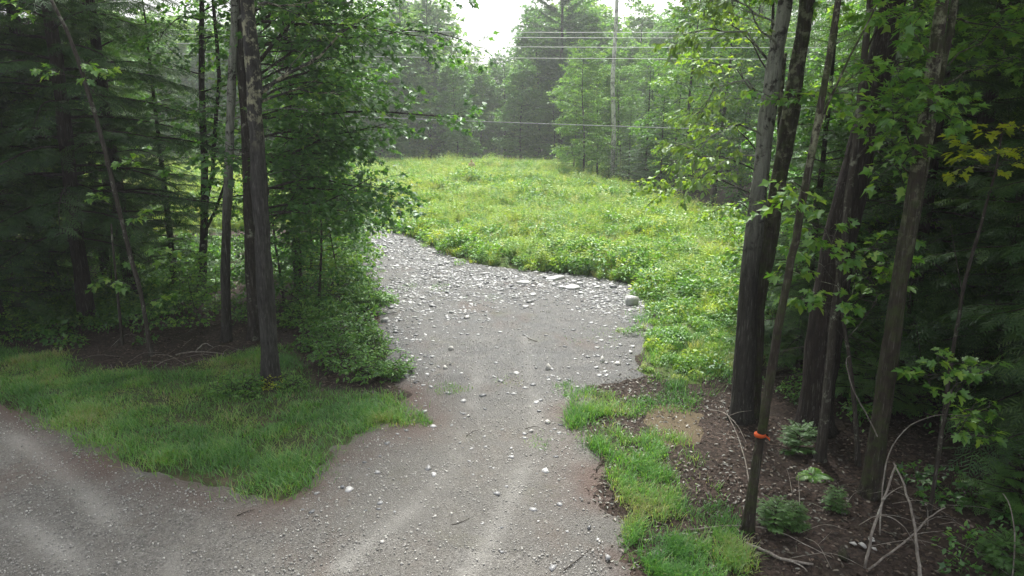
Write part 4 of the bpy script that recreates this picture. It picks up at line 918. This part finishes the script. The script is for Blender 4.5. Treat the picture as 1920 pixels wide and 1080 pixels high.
# hero sapling: every leaf its own piece
h = Hero('maple_sapling', 'bright green maple sapling with large separate leaves between the dark trunks', 'sapling', [(1612, 868, 9), (1604, 760, 8), (1594, 650, 7), (1584, 560, 6), (1570, 450, 4)], None, TWIG, 117, sides=7)
for px, dy in (([(1584, 560), (1540, 500), (1490, 470)], -.4), ([(1590, 600), (1540, 560), (1496, 560)], -.3), ([(1580, 520), (1550, 440), (1530, 405)], -.2), ([(1580, 530), (1630, 470), (1690, 440)], -.3), ([(1592, 630), (1640, 570), (1660, 520)], -.5), ([(1586, 570), (1610, 520), (1600, 470)], -.6), ([(1594, 650), (1560, 600), (1545, 560)], -.6), ([(1575, 480), (1560, 430), (1515, 430)], 0), ([(1588, 590), (1640, 530), (1690, 500)], .1), ([(1582, 540), (1510, 520), (1486, 500)], .2)):
    h.limb(px, .007, .125, [0, dy * .6, dy], nsub=5, sublen=.32, ntw=1, twlen=.22, nleaf=5, start=.35, flat=.2, tilt=.35, droop=.35)
h.leaf_parts(LEAFM)
h = Hero('maple_sapling', 'small maple sapling with pale green leaves beside the arching dead branch', 'sapling', [(1742, 962, 8), (1756, 880, 7), (1768, 800, 6), (1785, 730, 4)], None, TWIG, 118, sides=7)
for px, dy in (([(1775, 770), (1750, 720), (1735, 700)], -.2), ([(1780, 750), (1810, 710), (1840, 700)], -.2), ([(1768, 800), (1790, 780), (1815, 790)], -.3), ([(1785, 730), (1790, 690), (1770, 665)], 0), ([(1764, 830), (1800, 810), (1840, 820)], -.1), ([(1772, 790), (1830, 760), (1850, 770)], .1)):
    h.limb(px, .006, .11, [0, dy * .6, dy], nsub=5, sublen=.26, ntw=1, twlen=.18, nleaf=5, start=.35, flat=.2, tilt=.35, droop=.3)
h.leaf_parts(LEAFM)
h = Hero('maple_sapling', 'whip-thin sapling topped by glowing yellow green leaves', 'sapling', [(1752, 905, 7), (1790, 640, 7), (1815, 510, 6), (1845, 390, 5), (1868, 310, 4), (1876, 250, 3)], None, TWIG, 119, sides=6)
for px, dy in (([(1868, 310), (1840, 280), (1815, 270)], 0), ([(1866, 320), (1900, 280), (1930, 270)], 0), ([(1872, 290), (1870, 260), (1880, 245)], -.2), ([(1862, 330), (1845, 310), (1835, 300)], -.3), ([(1870, 300), (1910, 300), (1925, 295)], .2)):
    h.limb(px, .006, .11, [0, dy * .6, dy], nsub=6, sublen=.3, ntw=1, twlen=.2, nleaf=5, start=.3, flat=.15, tilt=.3, droop=.2)
h.bare([(1806, 560), (1790, 470), (1782, 420)], .008); h.leaf_parts(LEAFY)
# bright boughs of the young maple left of the pair
h = Hero('maple_tree', 'young maple with yellow green boughs reaching left over the meadow edge', 'tree', [(1435, 640, 12), (1438, 480, 11), (1440, 300, 10), (1446, 100, 8)], 9, BARK, 120, Y=15.5)
for px, dy in (([(1440, 330), (1350, 290), (1270, 300), (1215, 345)], -.8), ([(1440, 380), (1360, 340), (1290, 330), (1225, 375)], -.3), ([(1440, 300), (1380, 240), (1300, 230)], .3), ([(1439, 430), (1390, 380), (1340, 400)], .2), ([(1442, 220), (1380, 130), (1310, 110)], .8), ([(1440, 460), (1400, 470), (1370, 430)], .4), ([(1444, 140), (1390, 60), (1340, 20)], .6)):
    h.limb(px, .02, .13, np.linspace(0, dy, len(px)), nsub=8, sublen=.7, ntw=3, twlen=.3, nleaf=7, start=.3, flat=.2, droop=.4)
h.done(MAPLE_G, LOBE_T)
# small spruces and firs at the foot of the right trees
for i, (px, py, s, lab) in enumerate([(1452, 985, .36, 'small fir seedling in front of the ribbon-marked trunk'), (1490, 985, .22, 'spreading fir seedling in the leaf litter'), (1497, 842, .42, 'bushy fir seedling at the foot of the massive dark trunk'), (1565, 950, .2, 'tiny fir seedling near the fern'), (1440, 680, 1.1, 'young fir with drooping tips between the leaning pair and the ribbon-marked trunk'), (1905, 960, .7, 'dark fir sapling at the shady right border'), (1880, 1060, .4, 'dark fir sapling low beside the pale dead stick'), (1640, 760, 1.0, 'shaded fir behind the mossy forked maple')]):
    plant_tree('fir_sapling', firs[i % 2], *G(px, py), lab, 'fir', None, i * 1.7, s)
for i, (px, py, k, s, rz) in enumerate([(1690, 730, 1, .8, 0), (1850, 760, 0, .75, 2), (1980, 820, 1, .8, 4), (1780, 690, 0, .9, 1), (1500, 700, 1, .55, 3), (2080, 760, 0, .9, 5), (1920, 640, 1, 1.0, 3.3), (1610, 640, 1, .8, 2.6), (2090, 960, 1, .8, 1.4), (2010, 900, 0, .7, .4)]):  # last two, rooted out of view, added to shade the lower right
    plant_tree('hemlock_tree', hems[k], *G(px, py), 'shadowy hemlock behind the right hand trunks', 'tree', 'hemlocks behind the right trunks', rz, s)
# ================================================================== THE WOODS
def zone_ok(x, y, m=1.0):
    a = np.array([x]); b = np.array([y]); return max(signed(MEADOW, a, b)[0], signed(DRIVE, a, b)[0], signed(ROAD, a, b)[0], signed(VERGE, a, b)[0]) < -m
taken = []
def free(x, y, d):
    if any((x - a) ** 2 + (y - b) ** 2 < d * d for a, b in taken): return False
    taken.append((x, y)); return True
# right wood
n = 0; xl_, xr_ = -44, 46
for i in range(1500):
    x, y = frg.uniform(5, 46), frg.uniform(13.5, 84)
    if x > y * .95 + 6 or not zone_ok(x, y, .9) or (x < 8 and y < 17) or (y < 23 and frg.random() < .55) or not free(x, y, 2.6 + y * .02): continue
    if 1122 < 960 + FPX * x / y / .985 < 1182 and y < 66: continue
    wy = np.interp(x, [xl_, xr_], [46, 22])
    if abs(y - wy) < 2.2 and x > 9: continue
    dm = -signed(MEADOW, np.array([x]), np.array([y]))[0]; r_ = frg.random(); rz = frg.random() * 6.28
    if dm < 6 and r_ < .8 and y > 17: plant_tree('maple_tree', (edge_maples + [maples[2]])[i % 3], x, y, 'leafy light green maple at the right edge of the meadow', 'tree', 'maples edging the right of the meadow', rz, .75 + .4 * frg.random())
    elif r_ < .62: plant_tree('maple_tree', maples[i % 3], x, y, 'maple standing deep in the right hand wood', 'tree', 'maples of the right wood', rz, .85 + .35 * frg.random())
    elif r_ < .84: plant_tree('hemlock_tree', hems[i % 2], x, y, 'dark hemlock standing deep in the right hand wood', 'tree', 'hemlocks of the right wood', rz, .8 + .4 * frg.random())
    else: plant_tree('spruce_tree', spruces[0], x, y, 'pointed spruce standing in the right hand wood', 'tree', 'spruces of the right wood', rz, .6 + .5 * frg.random())
    n += 1
    if n > 105: break
# left wood
n = 0
for i in range(900):
    x, y = frg.uniform(-42, -7), frg.uniform(18, 31)
    if -x > y * .9 + 5 or not zone_ok(x, y, .6) or not free(x, y, 2.8): continue
    px_ = 960 + FPX * x / y
    if px_ > 325: continue
    r_ = frg.random(); rz = frg.random() * 6.28
    if r_ < .6: plant_tree('hemlock_tree', hems[i % 2], x, y, 'hemlock standing far back in the left wood', 'tree', 'hemlocks of the left wood', rz, .85 + .35 * frg.random())
    else: plant_tree('maple_tree', maples[i % 3], x, y, 'maple standing far back in the left wood', 'tree', 'maples of the left wood', rz, .85 + .3 * frg.random())
    n += 1
    if n > 26: break
# far tree line behind the meadow: low in the notch where the sky shows
n = 0
for i in range(900):
    x, y = frg.uniform(-62, 40), frg.uniform(82, 112)
    if not free(x, y, 3.3): continue
    px_ = 960 + FPX * x / y; r_ = frg.random(); rz = frg.random() * 6.28
    notch = 820 < px_ < 1010
    Ht = (frg.uniform(10.5, 13.5) if notch else frg.uniform(14, 19)) * (y / 90)
    if r_ < .72: k = i % 3; plant_tree('maple_tree', fars[k], x, y, 'hazy green broadleaf tree in the far tree line', 'tree', 'broadleaf trees of the far tree line', rz, Ht / (15, 17, 13)[k])
    else: k = 0; plant_tree('spruce_tree', spruces[0], x, y, 'hazy dark spruce in the far tree line', 'tree', 'spruces of the far tree line', rz, Ht / 12.5)
    n += 1
    if n > 125: break
for px, Y, k, s, rz, lab in ((808, 88, 1, .95, 0, 'hazy white pine rising over the far trees left of the sky gap'), (1050, 86, 0, 1.12, 2, 'tall open white pine with level boughs right of the sky gap'), (985, 104, 1, .86, 4, 'fainter pine crown behind the tall open pine'), (760, 95, 0, .9, 1, 'hazy pine half hidden by the overhanging boughs')):
    x = (px - 960) / FPX * Y * .99; plant_tree('pine_tree', pines[k], x, Y, lab, 'tree', None, rz, s)
for px, Y, k, s, lab in ((1095, 61, 0, .82, 'light green maple with thin dark stem at the meadow corner'), (1120, 66, 1, 1.0, 'light green maple close to the white birch trunk'), (1075, 66, 1, .9, 'small light green maple before the far tree line')):
    x = (px - 960) / FPX * Y * .985; plant_tree('maple_tree', edge_maples[k], x, Y, lab, 'tree', None, px, s)
for px, Y, s, lab in ((1212, 50, .72, 'pointed young spruce at the right border of the meadow'), (1180, 57, .5, 'low dark spruce under the white birch'), (1152, 60, .3, 'squat dark spruce at the foot of the white birch'), (1142, 58, .22, 'tiny dark spruce left of the white birch'), (1163, 56, .26, 'short dark spruce right of the white birch'), (1240, 44, .55, 'dark green spruce next to the pointed young spruce')):
    x = (px - 960) / FPX * Y * .985; plant_tree('spruce_tree', spruces[0], x, Y, lab, 'tree', None, px, s)
h = Hero('birch_tree', 'white birch trunk standing before the hazy far wood', 'tree', [(1149, 318, 9), (1151, 240, 8), (1148, 160, 7.5), (1154, 70, 7), (1157, 0, 6)], 24, BIRCH, 130, Y=64)
h.crown(15, 3.2, 18, .26, kw=KF); h.done(FARLEAF, KITE_T)
# ================================================================== FERN, ROSETTE, STUMPS
def pinnate(rg, ln):
    g = Geo(); P = curve((0, 0, 0), (1, 0, 1.0), ln, 10, rg, -1.5, .04); g.tube(P, np.linspace(.006, .002, 11), 4, False, rnd=.3)
    for j in range(18):
        t = .15 + .83 * j / 17; p, d = along(P, min(t, .99))
        for s in (-1, 1):
            l = ln * .28 * math.sin(math.pi * (.12 + .85 * t) ) + .02; g.inst(LANCE_T, p[None], np.array([[d[0] * .5, s * 1., d[2] * .5 - .1]]), np.array([[-d[2], 0, d[0]]]), l, .3 + .5 * rg.random())
    return g
x, y = G(1525, 890); t = thing('fern', (x, y, tz(x, y) - .01), 'bright green fern in the leaf litter before the dark trunks', 'fern')
for k in range(8):
    o = link('frond', pinnate(np.random.default_rng(k), .26 + .06 * math.sin(k * 2)).mesh('frond', MAPLE_B), t); o.rotation_euler = (0, 0, k * .82 + .2)
x, y = G(1228, 640); t = thing('mullein_plant', (x, y, tz(x, y) + .02), 'pale green rosette of broad leaves at the right gravel edge', 'plant')
ROS = leaf_mat('rosette_leaf', [(.2, .3, .14), (.27, .38, .17)])
for k in range(11):
    g = Geo(); e = .25 + .07 * k; a = np.array([[math.cos(0) * 1, 0, e]]); g.inst(OVAL_T, np.array([[.02, 0, 0.02]]), a, np.array([[-e, 0, 1.]]), .34 - .012 * k, .5)
    o = link('leaf', g.mesh('leaf', ROS), t); o.rotation_euler = (0, 0, k * 2.4)
STUMPM = bark('stump_wood', (.05, .035, .025), (.12, .085, .06), (.22, .165, .12), 0.0)
def stump(px, py, w_, h_, label, rg):
    x, y = G(px, py); r0 = w_ / 2 / FPX * math.hypot(y, 5); g = Geo()
    a = np.linspace(0, 2 * math.pi, 14, endpoint=False); hs_ = h_ * (1 + .3 * rg.normal(0, 1, 14).clip(-1, 1)); rr = [1.6, 1.15, 1.0, .95]; V = []
    for k, f in enumerate((0, .2, .6, 1)):
        V.append(np.stack([np.cos(a) * r0 * rr[k] * (1 + .1 * rg.random(14)), np.sin(a) * r0 * rr[k], (hs_ * f if f else np.full(14, -.1))], 1))
    V = np.concatenate(V + [np.array([[0, 0, h_ * .8]])]); L = []; Tt = []
    for k in range(3):
        for i in range(14): j = (i + 1) % 14; L += [k * 14 + i, k * 14 + j, k * 14 + 14 + j, k * 14 + 14 + i]; Tt.append(4)
    for i in range(14): L += [42 + i, 42 + (i + 1) % 14, 56]; Tt.append(3)
    g.raw(V, L, Tt); o = link('stump', g.mesh('stump', STUMPM)); o.location = (x, y, tz(x, y)); tag(o, label, 'stump')
stump(1166, 372, 12, .55, 'dark rotten stump at the right edge of the meadow', np.random.default_rng(1))
stump(925, 472, 12, .4, 'splintered pale stump among the weeds above the rubble', np.random.default_rng(2))
stump(1130, 352, 12, .35, 'low stump under the light green maples', np.random.default_rng(3))
# ================================================================== DEAD WOOD
def stick(name, label, pts, r0, r1, mat=DEAD, side=(), cat='branch', n=6, group=None):
    """pts: world points; side: list of (t, direction, length)"""
    rg = np.random.default_rng(len(label) * 31 + int(r0 * 1e5)); P = np.array(pts, float); r0 *= .75; r1 *= .75
    k = np.linspace(0, len(P) - 1, max(8, len(P) * 3)); Q = np.stack([np.interp(k, np.arange(len(P)), P[:, i]) for i in range(3)], 1)
    for _ in range(2): Q[1:-1] = (Q[:-2] + 2 * Q[1:-1] + Q[2:]) / 4
    Q[1:-1] += rg.normal(0, r0 * .3, Q[1:-1].shape); base = Q[0].copy(); Q = Q - base
    g = Geo(); g.tube(Q, np.linspace(r0, r1, len(Q)), n, True, .15, rg)
    for t, d, ln in side:
        p, _ = along(Q, t); B = curve(p, d, ln, 5, rg, -.2, .25); g.tube(B, np.linspace(r0 * .5, r1 * .4, 6), 5, True)
    o = link(name, g.mesh(name, mat, True)); o.location = tuple(base); return tag(o, label, cat, group)
def on(px, py, dz=0.02): x, y = G(px, py); return (x, y, tz(x, y) + dz)
A = lambda px, py, Y: tuple(AT(px, py, Y))
stick('dead_branch', 'upright curved dead stick before the mossy forked maple', [A(1653, 850, 8.6), A(1652, 830, 8.6), A(1625, 775, 8.6), A(1600, 735, 8.6), A(1588, 690, 8.6), A(1586, 672, 8.6), A(1594, 667, 8.6)], .014, .006)
stick('dead_branch', 'long arching dead branch bowed over to the small maple sapling', [on(1650, 1000), A(1655, 900, 8.2), A(1668, 840, 8.3), A(1705, 795, 8.5), A(1760, 775, 8.8), A(1830, 780, 9.1), A(1850, 795, 9.2)], .014, .005)
stick('dead_branch', 'stout broken stick leaning in the brush pile', [on(1622, 1062), A(1636, 990, 7.2), A(1658, 930, 7.5), A(1680, 872, 7.7)], .024, .014, side=[(.6, (.5, .1, .5), .3)])
stick('dead_branch', 'mottled dead pole propped upright in the brush pile', [on(1728, 1095), A(1722, 1060, 6.9), A(1712, 960, 7.3), A(1692, 900, 7.7), A(1676, 868, 7.9)], .028, .012)
stick('dead_branch', 'pale forked branch lying over the brush pile', [on(1628, 1066, .03), A(1680, 1030, 7.1), A(1715, 1000, 7.2), A(1745, 965, 7.4), A(1772, 952, 7.5)], .02, .009, side=[(.45, (.8, .3, .3), .5)])
stick('dead_branch', 'thin white curved twig arcing over the brush pile', [A(1610, 985, 7.2), A(1640, 965, 7.1), A(1670, 968, 7.0), A(1700, 990, 6.9), A(1720, 1030, 6.9)], .008, .005)
stick('fallen_branch', 'short thick fallen branch with peeling bark below the ribbon-marked trunk', [on(1400, 1018, .03), on(1440, 1035, .04), on(1475, 1052, .04), on(1525, 1056, .03)], .03, .02, side=[(.7, (.5, -.6, .05), .25)], n=8)
stick('fallen_branch', 'long thin fallen branch across the litter behind the ribbon-marked trunk', [on(1290, 992), on(1370, 986, .05), on(1450, 992, .05), on(1500, 1012), on(1560, 1042)], .013, .006)
stick('fallen_branch', 'dead sapling leaning down by the foot of the leaning pair', [on(1405, 905), A(1395, 850, 9.8), A(1380, 810, 10.2), A(1362, 772, 10.6), A(1352, 750, 10.7)], .014, .007, side=[(.4, (-.4, .1, .2), .4), (.7, (.5, 0, .3), .4)])
stick('fallen_branch', 'forked dead twig lying in litter by the bare earth', [on(1330, 765), on(1360, 778, .1), on(1385, 800, .05), on(1400, 830)], .012, .006, side=[(.3, (.2, -.6, .2), .5)])
stick('fallen_branch', 'grey stick flat on the litter before the left trunks', [on(330, 668), on(370, 664, .06), on(420, 667)], .025, .012)
stick('fallen_branch', 'pale stick poking from the litter near the left trunks', [on(368, 660), on(385, 652, .12), on(400, 656, .05)], .02, .01)
stick('fallen_branch', 'curved stick lying on the edge of the mown verge by the leaning sapling', [on(285, 694), on(310, 680, .05), on(335, 674)], .012, .006)
stick('fallen_branch', 'dark twig lying across the foreground gravel', [on(835, 990, .04), on(860, 985, .05), on(880, 975, .045)], .008, .004, TWIG)
stick('fallen_branch', 'dark crooked twig at the litter edge of the gravel', [on(1058, 1070, .04), on(1085, 1050, .05), on(1110, 1030, .045)], .009, .005, TWIG)
stick('fallen_branch', 'reddish root-like stick between gravel and right grass', [on(1118, 885, .04), on(1125, 870, .05), on(1140, 855, .05)], .014, .008, TWIG)
stick('fallen_branch', 'short black twig in the left wheel track', [on(875, 822, .04), on(885, 815, .05), on(897, 811, .045)], .009, .004, TWIG)
stick('fallen_branch', 'short twig beside the broken white stone', [on(985, 808, .04), on(1000, 804, .05), on(1012, 806, .045)], .008, .004, TWIG)
stick('fallen_branch', 'dark stick on the road below the grass point', [on(445, 972, .05), on(460, 966, .055), on(478, 960, .05)], .009, .005, TWIG)
stick('fallen_branch', 'dark stick on the bare gravel above the wheel tracks', [on(990, 643, .04), on(1000, 648, .05), on(1010, 651, .045)], .012, .006, TWIG)
stick('dead_branch', 'pale dead stick standing at the dark right border', [on(1898, 1088), A(1905, 1000, 7.0), A(1892, 940, 7.2), A(1880, 925, 7.3)], .012, .006)
for i in range(46):
    a = frg.random() * 6.28; l = frg.uniform(.4, 1.1)
    if i < 26: px, py = frg.uniform(1440, 1860), frg.uniform(870, 1075); lab, gr = 'thin dead twig in the dark brush under the right trees', 'twigs in the right brush'
    else: px, py = frg.uniform(180, 440), frg.uniform(625, 688); lab, gr = 'thin dead twig in the litter under the left trees', 'twigs in the left litter'
    x, y, z = on(px, py); d = np.array([math.cos(a), math.sin(a), 0]) * l
    q = lambda f, up: (x + d[0] * f, y + d[1] * f, tz(x + d[0] * f, y + d[1] * f) + up)
    stick('dead_twig', lab, [q(0, .01), q(.5, .06 + .2 * frg.random()), q(1, .03 + .12 * frg.random())], .007, .003, DEAD if i % 3 else TWIG, side=[(.5, (d[1], -d[0], .3), .25)], group=gr, n=4, cat='twig')
for i, (px, py, s) in enumerate(((1618, 1022, 22), (1634, 1010, 16), (1600, 1018, 14), (1640, 1028, 12))):
    rock(px, py, s, .22, ('pale flat stone topmost in the brush pile', 'pale chip of stone behind the brush pile slab', 'pale chip of stone left in the brush pile', 'small pale chip right in the brush pile')[i], PALEST, 6)
rock(1580, 1040, 34, .5, 'mossy brown boulder under the brush pile', BARK_M, 8, name='boulder')
# ================================================================== WIRES AND POLES, PERSON
WIRE = plain('aluminium_wire', (.62, .64, .64), .45); DARKW = plain('dark_cable', (.3, .33, .32), .6)
POLEM = bark('pole_wood', (.09, .07, .055), (.15, .12, .1), (.22, .19, .16), 0, ridge=.3)
YW = 38.0; YL, YR = 46.0, 22.0   # the line runs nearer towards the right
def wire(label, pl, pr, sag, mat, r_):
    t = np.linspace(0, 1, 40); P = np.array(pl)[None] * (1 - t)[:, None] + np.array(pr)[None] * t[:, None]; P[:, 2] -= sag * 4 * t * (1 - t)
    g = Geo(); b = P[0].copy(); g.tube(P - b, np.full(40, r_), 5, True); o = link('power_line', g.mesh('power_line', mat, True)); o.location = tuple(b); tag(o, label, 'cable')
def wz(py, Y=YW): return float(AT(960, py, Y)[2])
xl, xr = -44.0, 46.0
for lab, y0, dy in (('uppermost pale power line crossing above the meadow', 58, 0), ('pale power line just below the uppermost one', 63, .9), ('middle pale power line of the crossing wires', 82, .2), ('lowest pale power line of the group crossing above the meadow', 100, .5)):
    wire(lab, (xl, YL + dy, wz(y0 - 8, YL) + .3), (xr, YR + dy, wz(y0 + (y0 - 62) * .35, YR) + .3), .5, WIRE, .014)
wire('dark cable slanting low across the front of the far trees', (xl, YL, wz(178, YL) + .4), (xr, YR, wz(322, YR) + .5), .6, DARKW, .022)
for x in (xl, xr):
    YQ = YL if x < 0 else YR; t = thing('utility_pole', (x, YQ + .3, tz(x, YQ)), 'wooden utility pole carrying the wires left of the meadow' if x < 0 else 'wooden utility pole carrying the wires right of the meadow', 'pole')
    g = Geo(); top = wz(50, YQ) + 1.2; g.tube([(0, 0, -.3), (0, 0, top * .5), (0, 0, top)], [.17, .15, .12], 12); link('post', g.mesh('post', POLEM, True), t)
    g = Geo(); zc = wz(54, YQ) + .4; g.tube([(0, -.9, zc - .15), (0, 0, zc - .12), (0, 1.2, zc - .15)], .06, 4); link('crossarm', g.mesh('crossarm', POLEM), t)
# person: one continuous skinned body standing in the far weeds
SKIN = plain('skin', (.5, .3, .22)); HAIR = plain('hair', (.16, .1, .06)); SHIRT = plain('peach_shirt', (.6, .42, .34)); TROU = plain('dark_trousers', (.04, .045, .06))
def skinned(name, verts, edges, rad, mat, parent, sub=2):
    me = bpy.data.meshes.new(name); me.from_pydata(verts, edges, []); o = link(name, me, parent); me.materials.append(mat)
    o.modifiers.new('skin', 'SKIN'); md = o.modifiers.new('sub', 'SUBSURF'); md.levels = md.render_levels = sub
    me.skin_vertices[0].data[0].use_root = True
    for i, r_ in enumerate(rad): me.skin_vertices[0].data[i].radius = (r_, r_ * .85)
    return o
YP = 59.0; xp = (884 - 960) / FPX * YP * .985; pr = thing('person', (xp, YP, tz(xp, YP)), 'person in a peach coloured shirt standing in the far weeds', 'person', rz=.4)
bv = [(0, 0, .95), (0, 0, 1.15), (0, 0, 1.38), (0, .01, 1.5), (0, .0, 1.6), (0, -.01, 1.68), (.19, 0, 1.4), (.25, -.03, 1.13), (.22, -.16, .93), (-.19, 0, 1.4), (-.25, -.03, 1.13), (-.22, -.16, .93),
      (.1, 0, .9), (.11, -.02, .5), (.11, .02, .08), (.12, -.14, .03), (-.1, 0, .9), (-.11, -.02, .5), (-.11, .02, .08), (-.12, -.14, .03)]
be = [(0, 1), (1, 2), (2, 3), (3, 4), (4, 5), (2, 6), (6, 7), (7, 8), (2, 9), (9, 10), (10, 11), (0, 12), (12, 13), (13, 14), (14, 15), (0, 16), (16, 17), (17, 18), (18, 19)]
skinned('body', bv, be, [.15, .14, .16, .06, .085, .08, .065, .045, .035, .065, .045, .035, .09, .06, .045, .035, .09, .06, .045, .035], SKIN, pr)
skinned('shirt', [(0, 0, .92), (0, 0, 1.15), (0, 0, 1.37), (0, .01, 1.45), (.2, 0, 1.39), (.25, -.03, 1.2), (-.2, 0, 1.39), (-.25, -.03, 1.2)], [(0, 1), (1, 2), (2, 3), (2, 4), (4, 5), (2, 6), (6, 7)], [.165, .158, .175, .07, .08, .062, .08, .062], SHIRT, pr)
skinned('trousers', [(0, 0, .95), (.1, 0, .87), (.11, -.02, .5), (.11, .02, .1), (-.1, 0, .87), (-.11, -.02, .5), (-.11, .02, .1)], [(0, 1), (1, 2), (2, 3), (0, 4), (4, 5), (5, 6)], [.16, .105, .075, .06, .105, .075, .06], TROU, pr)
skinned('hair', [(0, .03, 1.62), (0, .02, 1.7)], [(0, 1)], [.085, .08], HAIR, pr)
# ================================================================== HAZE over the clearing
hz = bpy.data.materials.new('haze'); hz.use_nodes = True; nt = hz.node_tree; nt.nodes.remove(nt.nodes['Principled BSDF'])
pv = nt.nodes.new('ShaderNodeVolumePrincipled'); pv.inputs['Color'].default_value = (.93, .97, 1, 1); pv.inputs['Density'].default_value = HAZE; pv.inputs['Anisotropy'].default_value = .35
nt.links.new(pv.outputs[0], nt.nodes['Material Output'].inputs['Volume'])
g = Geo(); x0, x1, y0, y1, z0, z1 = -900, 900, -900, 950, -2.0, 34
g.raw([(x0, y0, z0), (x1, y0, z0), (x1, y1, z0), (x0, y1, z0), (x0, y0, z1), (x1, y0, z1), (x1, y1, z1), (x0, y1, z1)], [0, 3, 2, 1, 4, 5, 6, 7, 0, 1, 5, 4, 1, 2, 6, 5, 2, 3, 7, 6, 3, 0, 4, 7], [4] * 6)
tag(link('haze', g.mesh('haze', hz)), 'thin pale morning haze filling the air of the clearing', 'haze', kind='stuff')
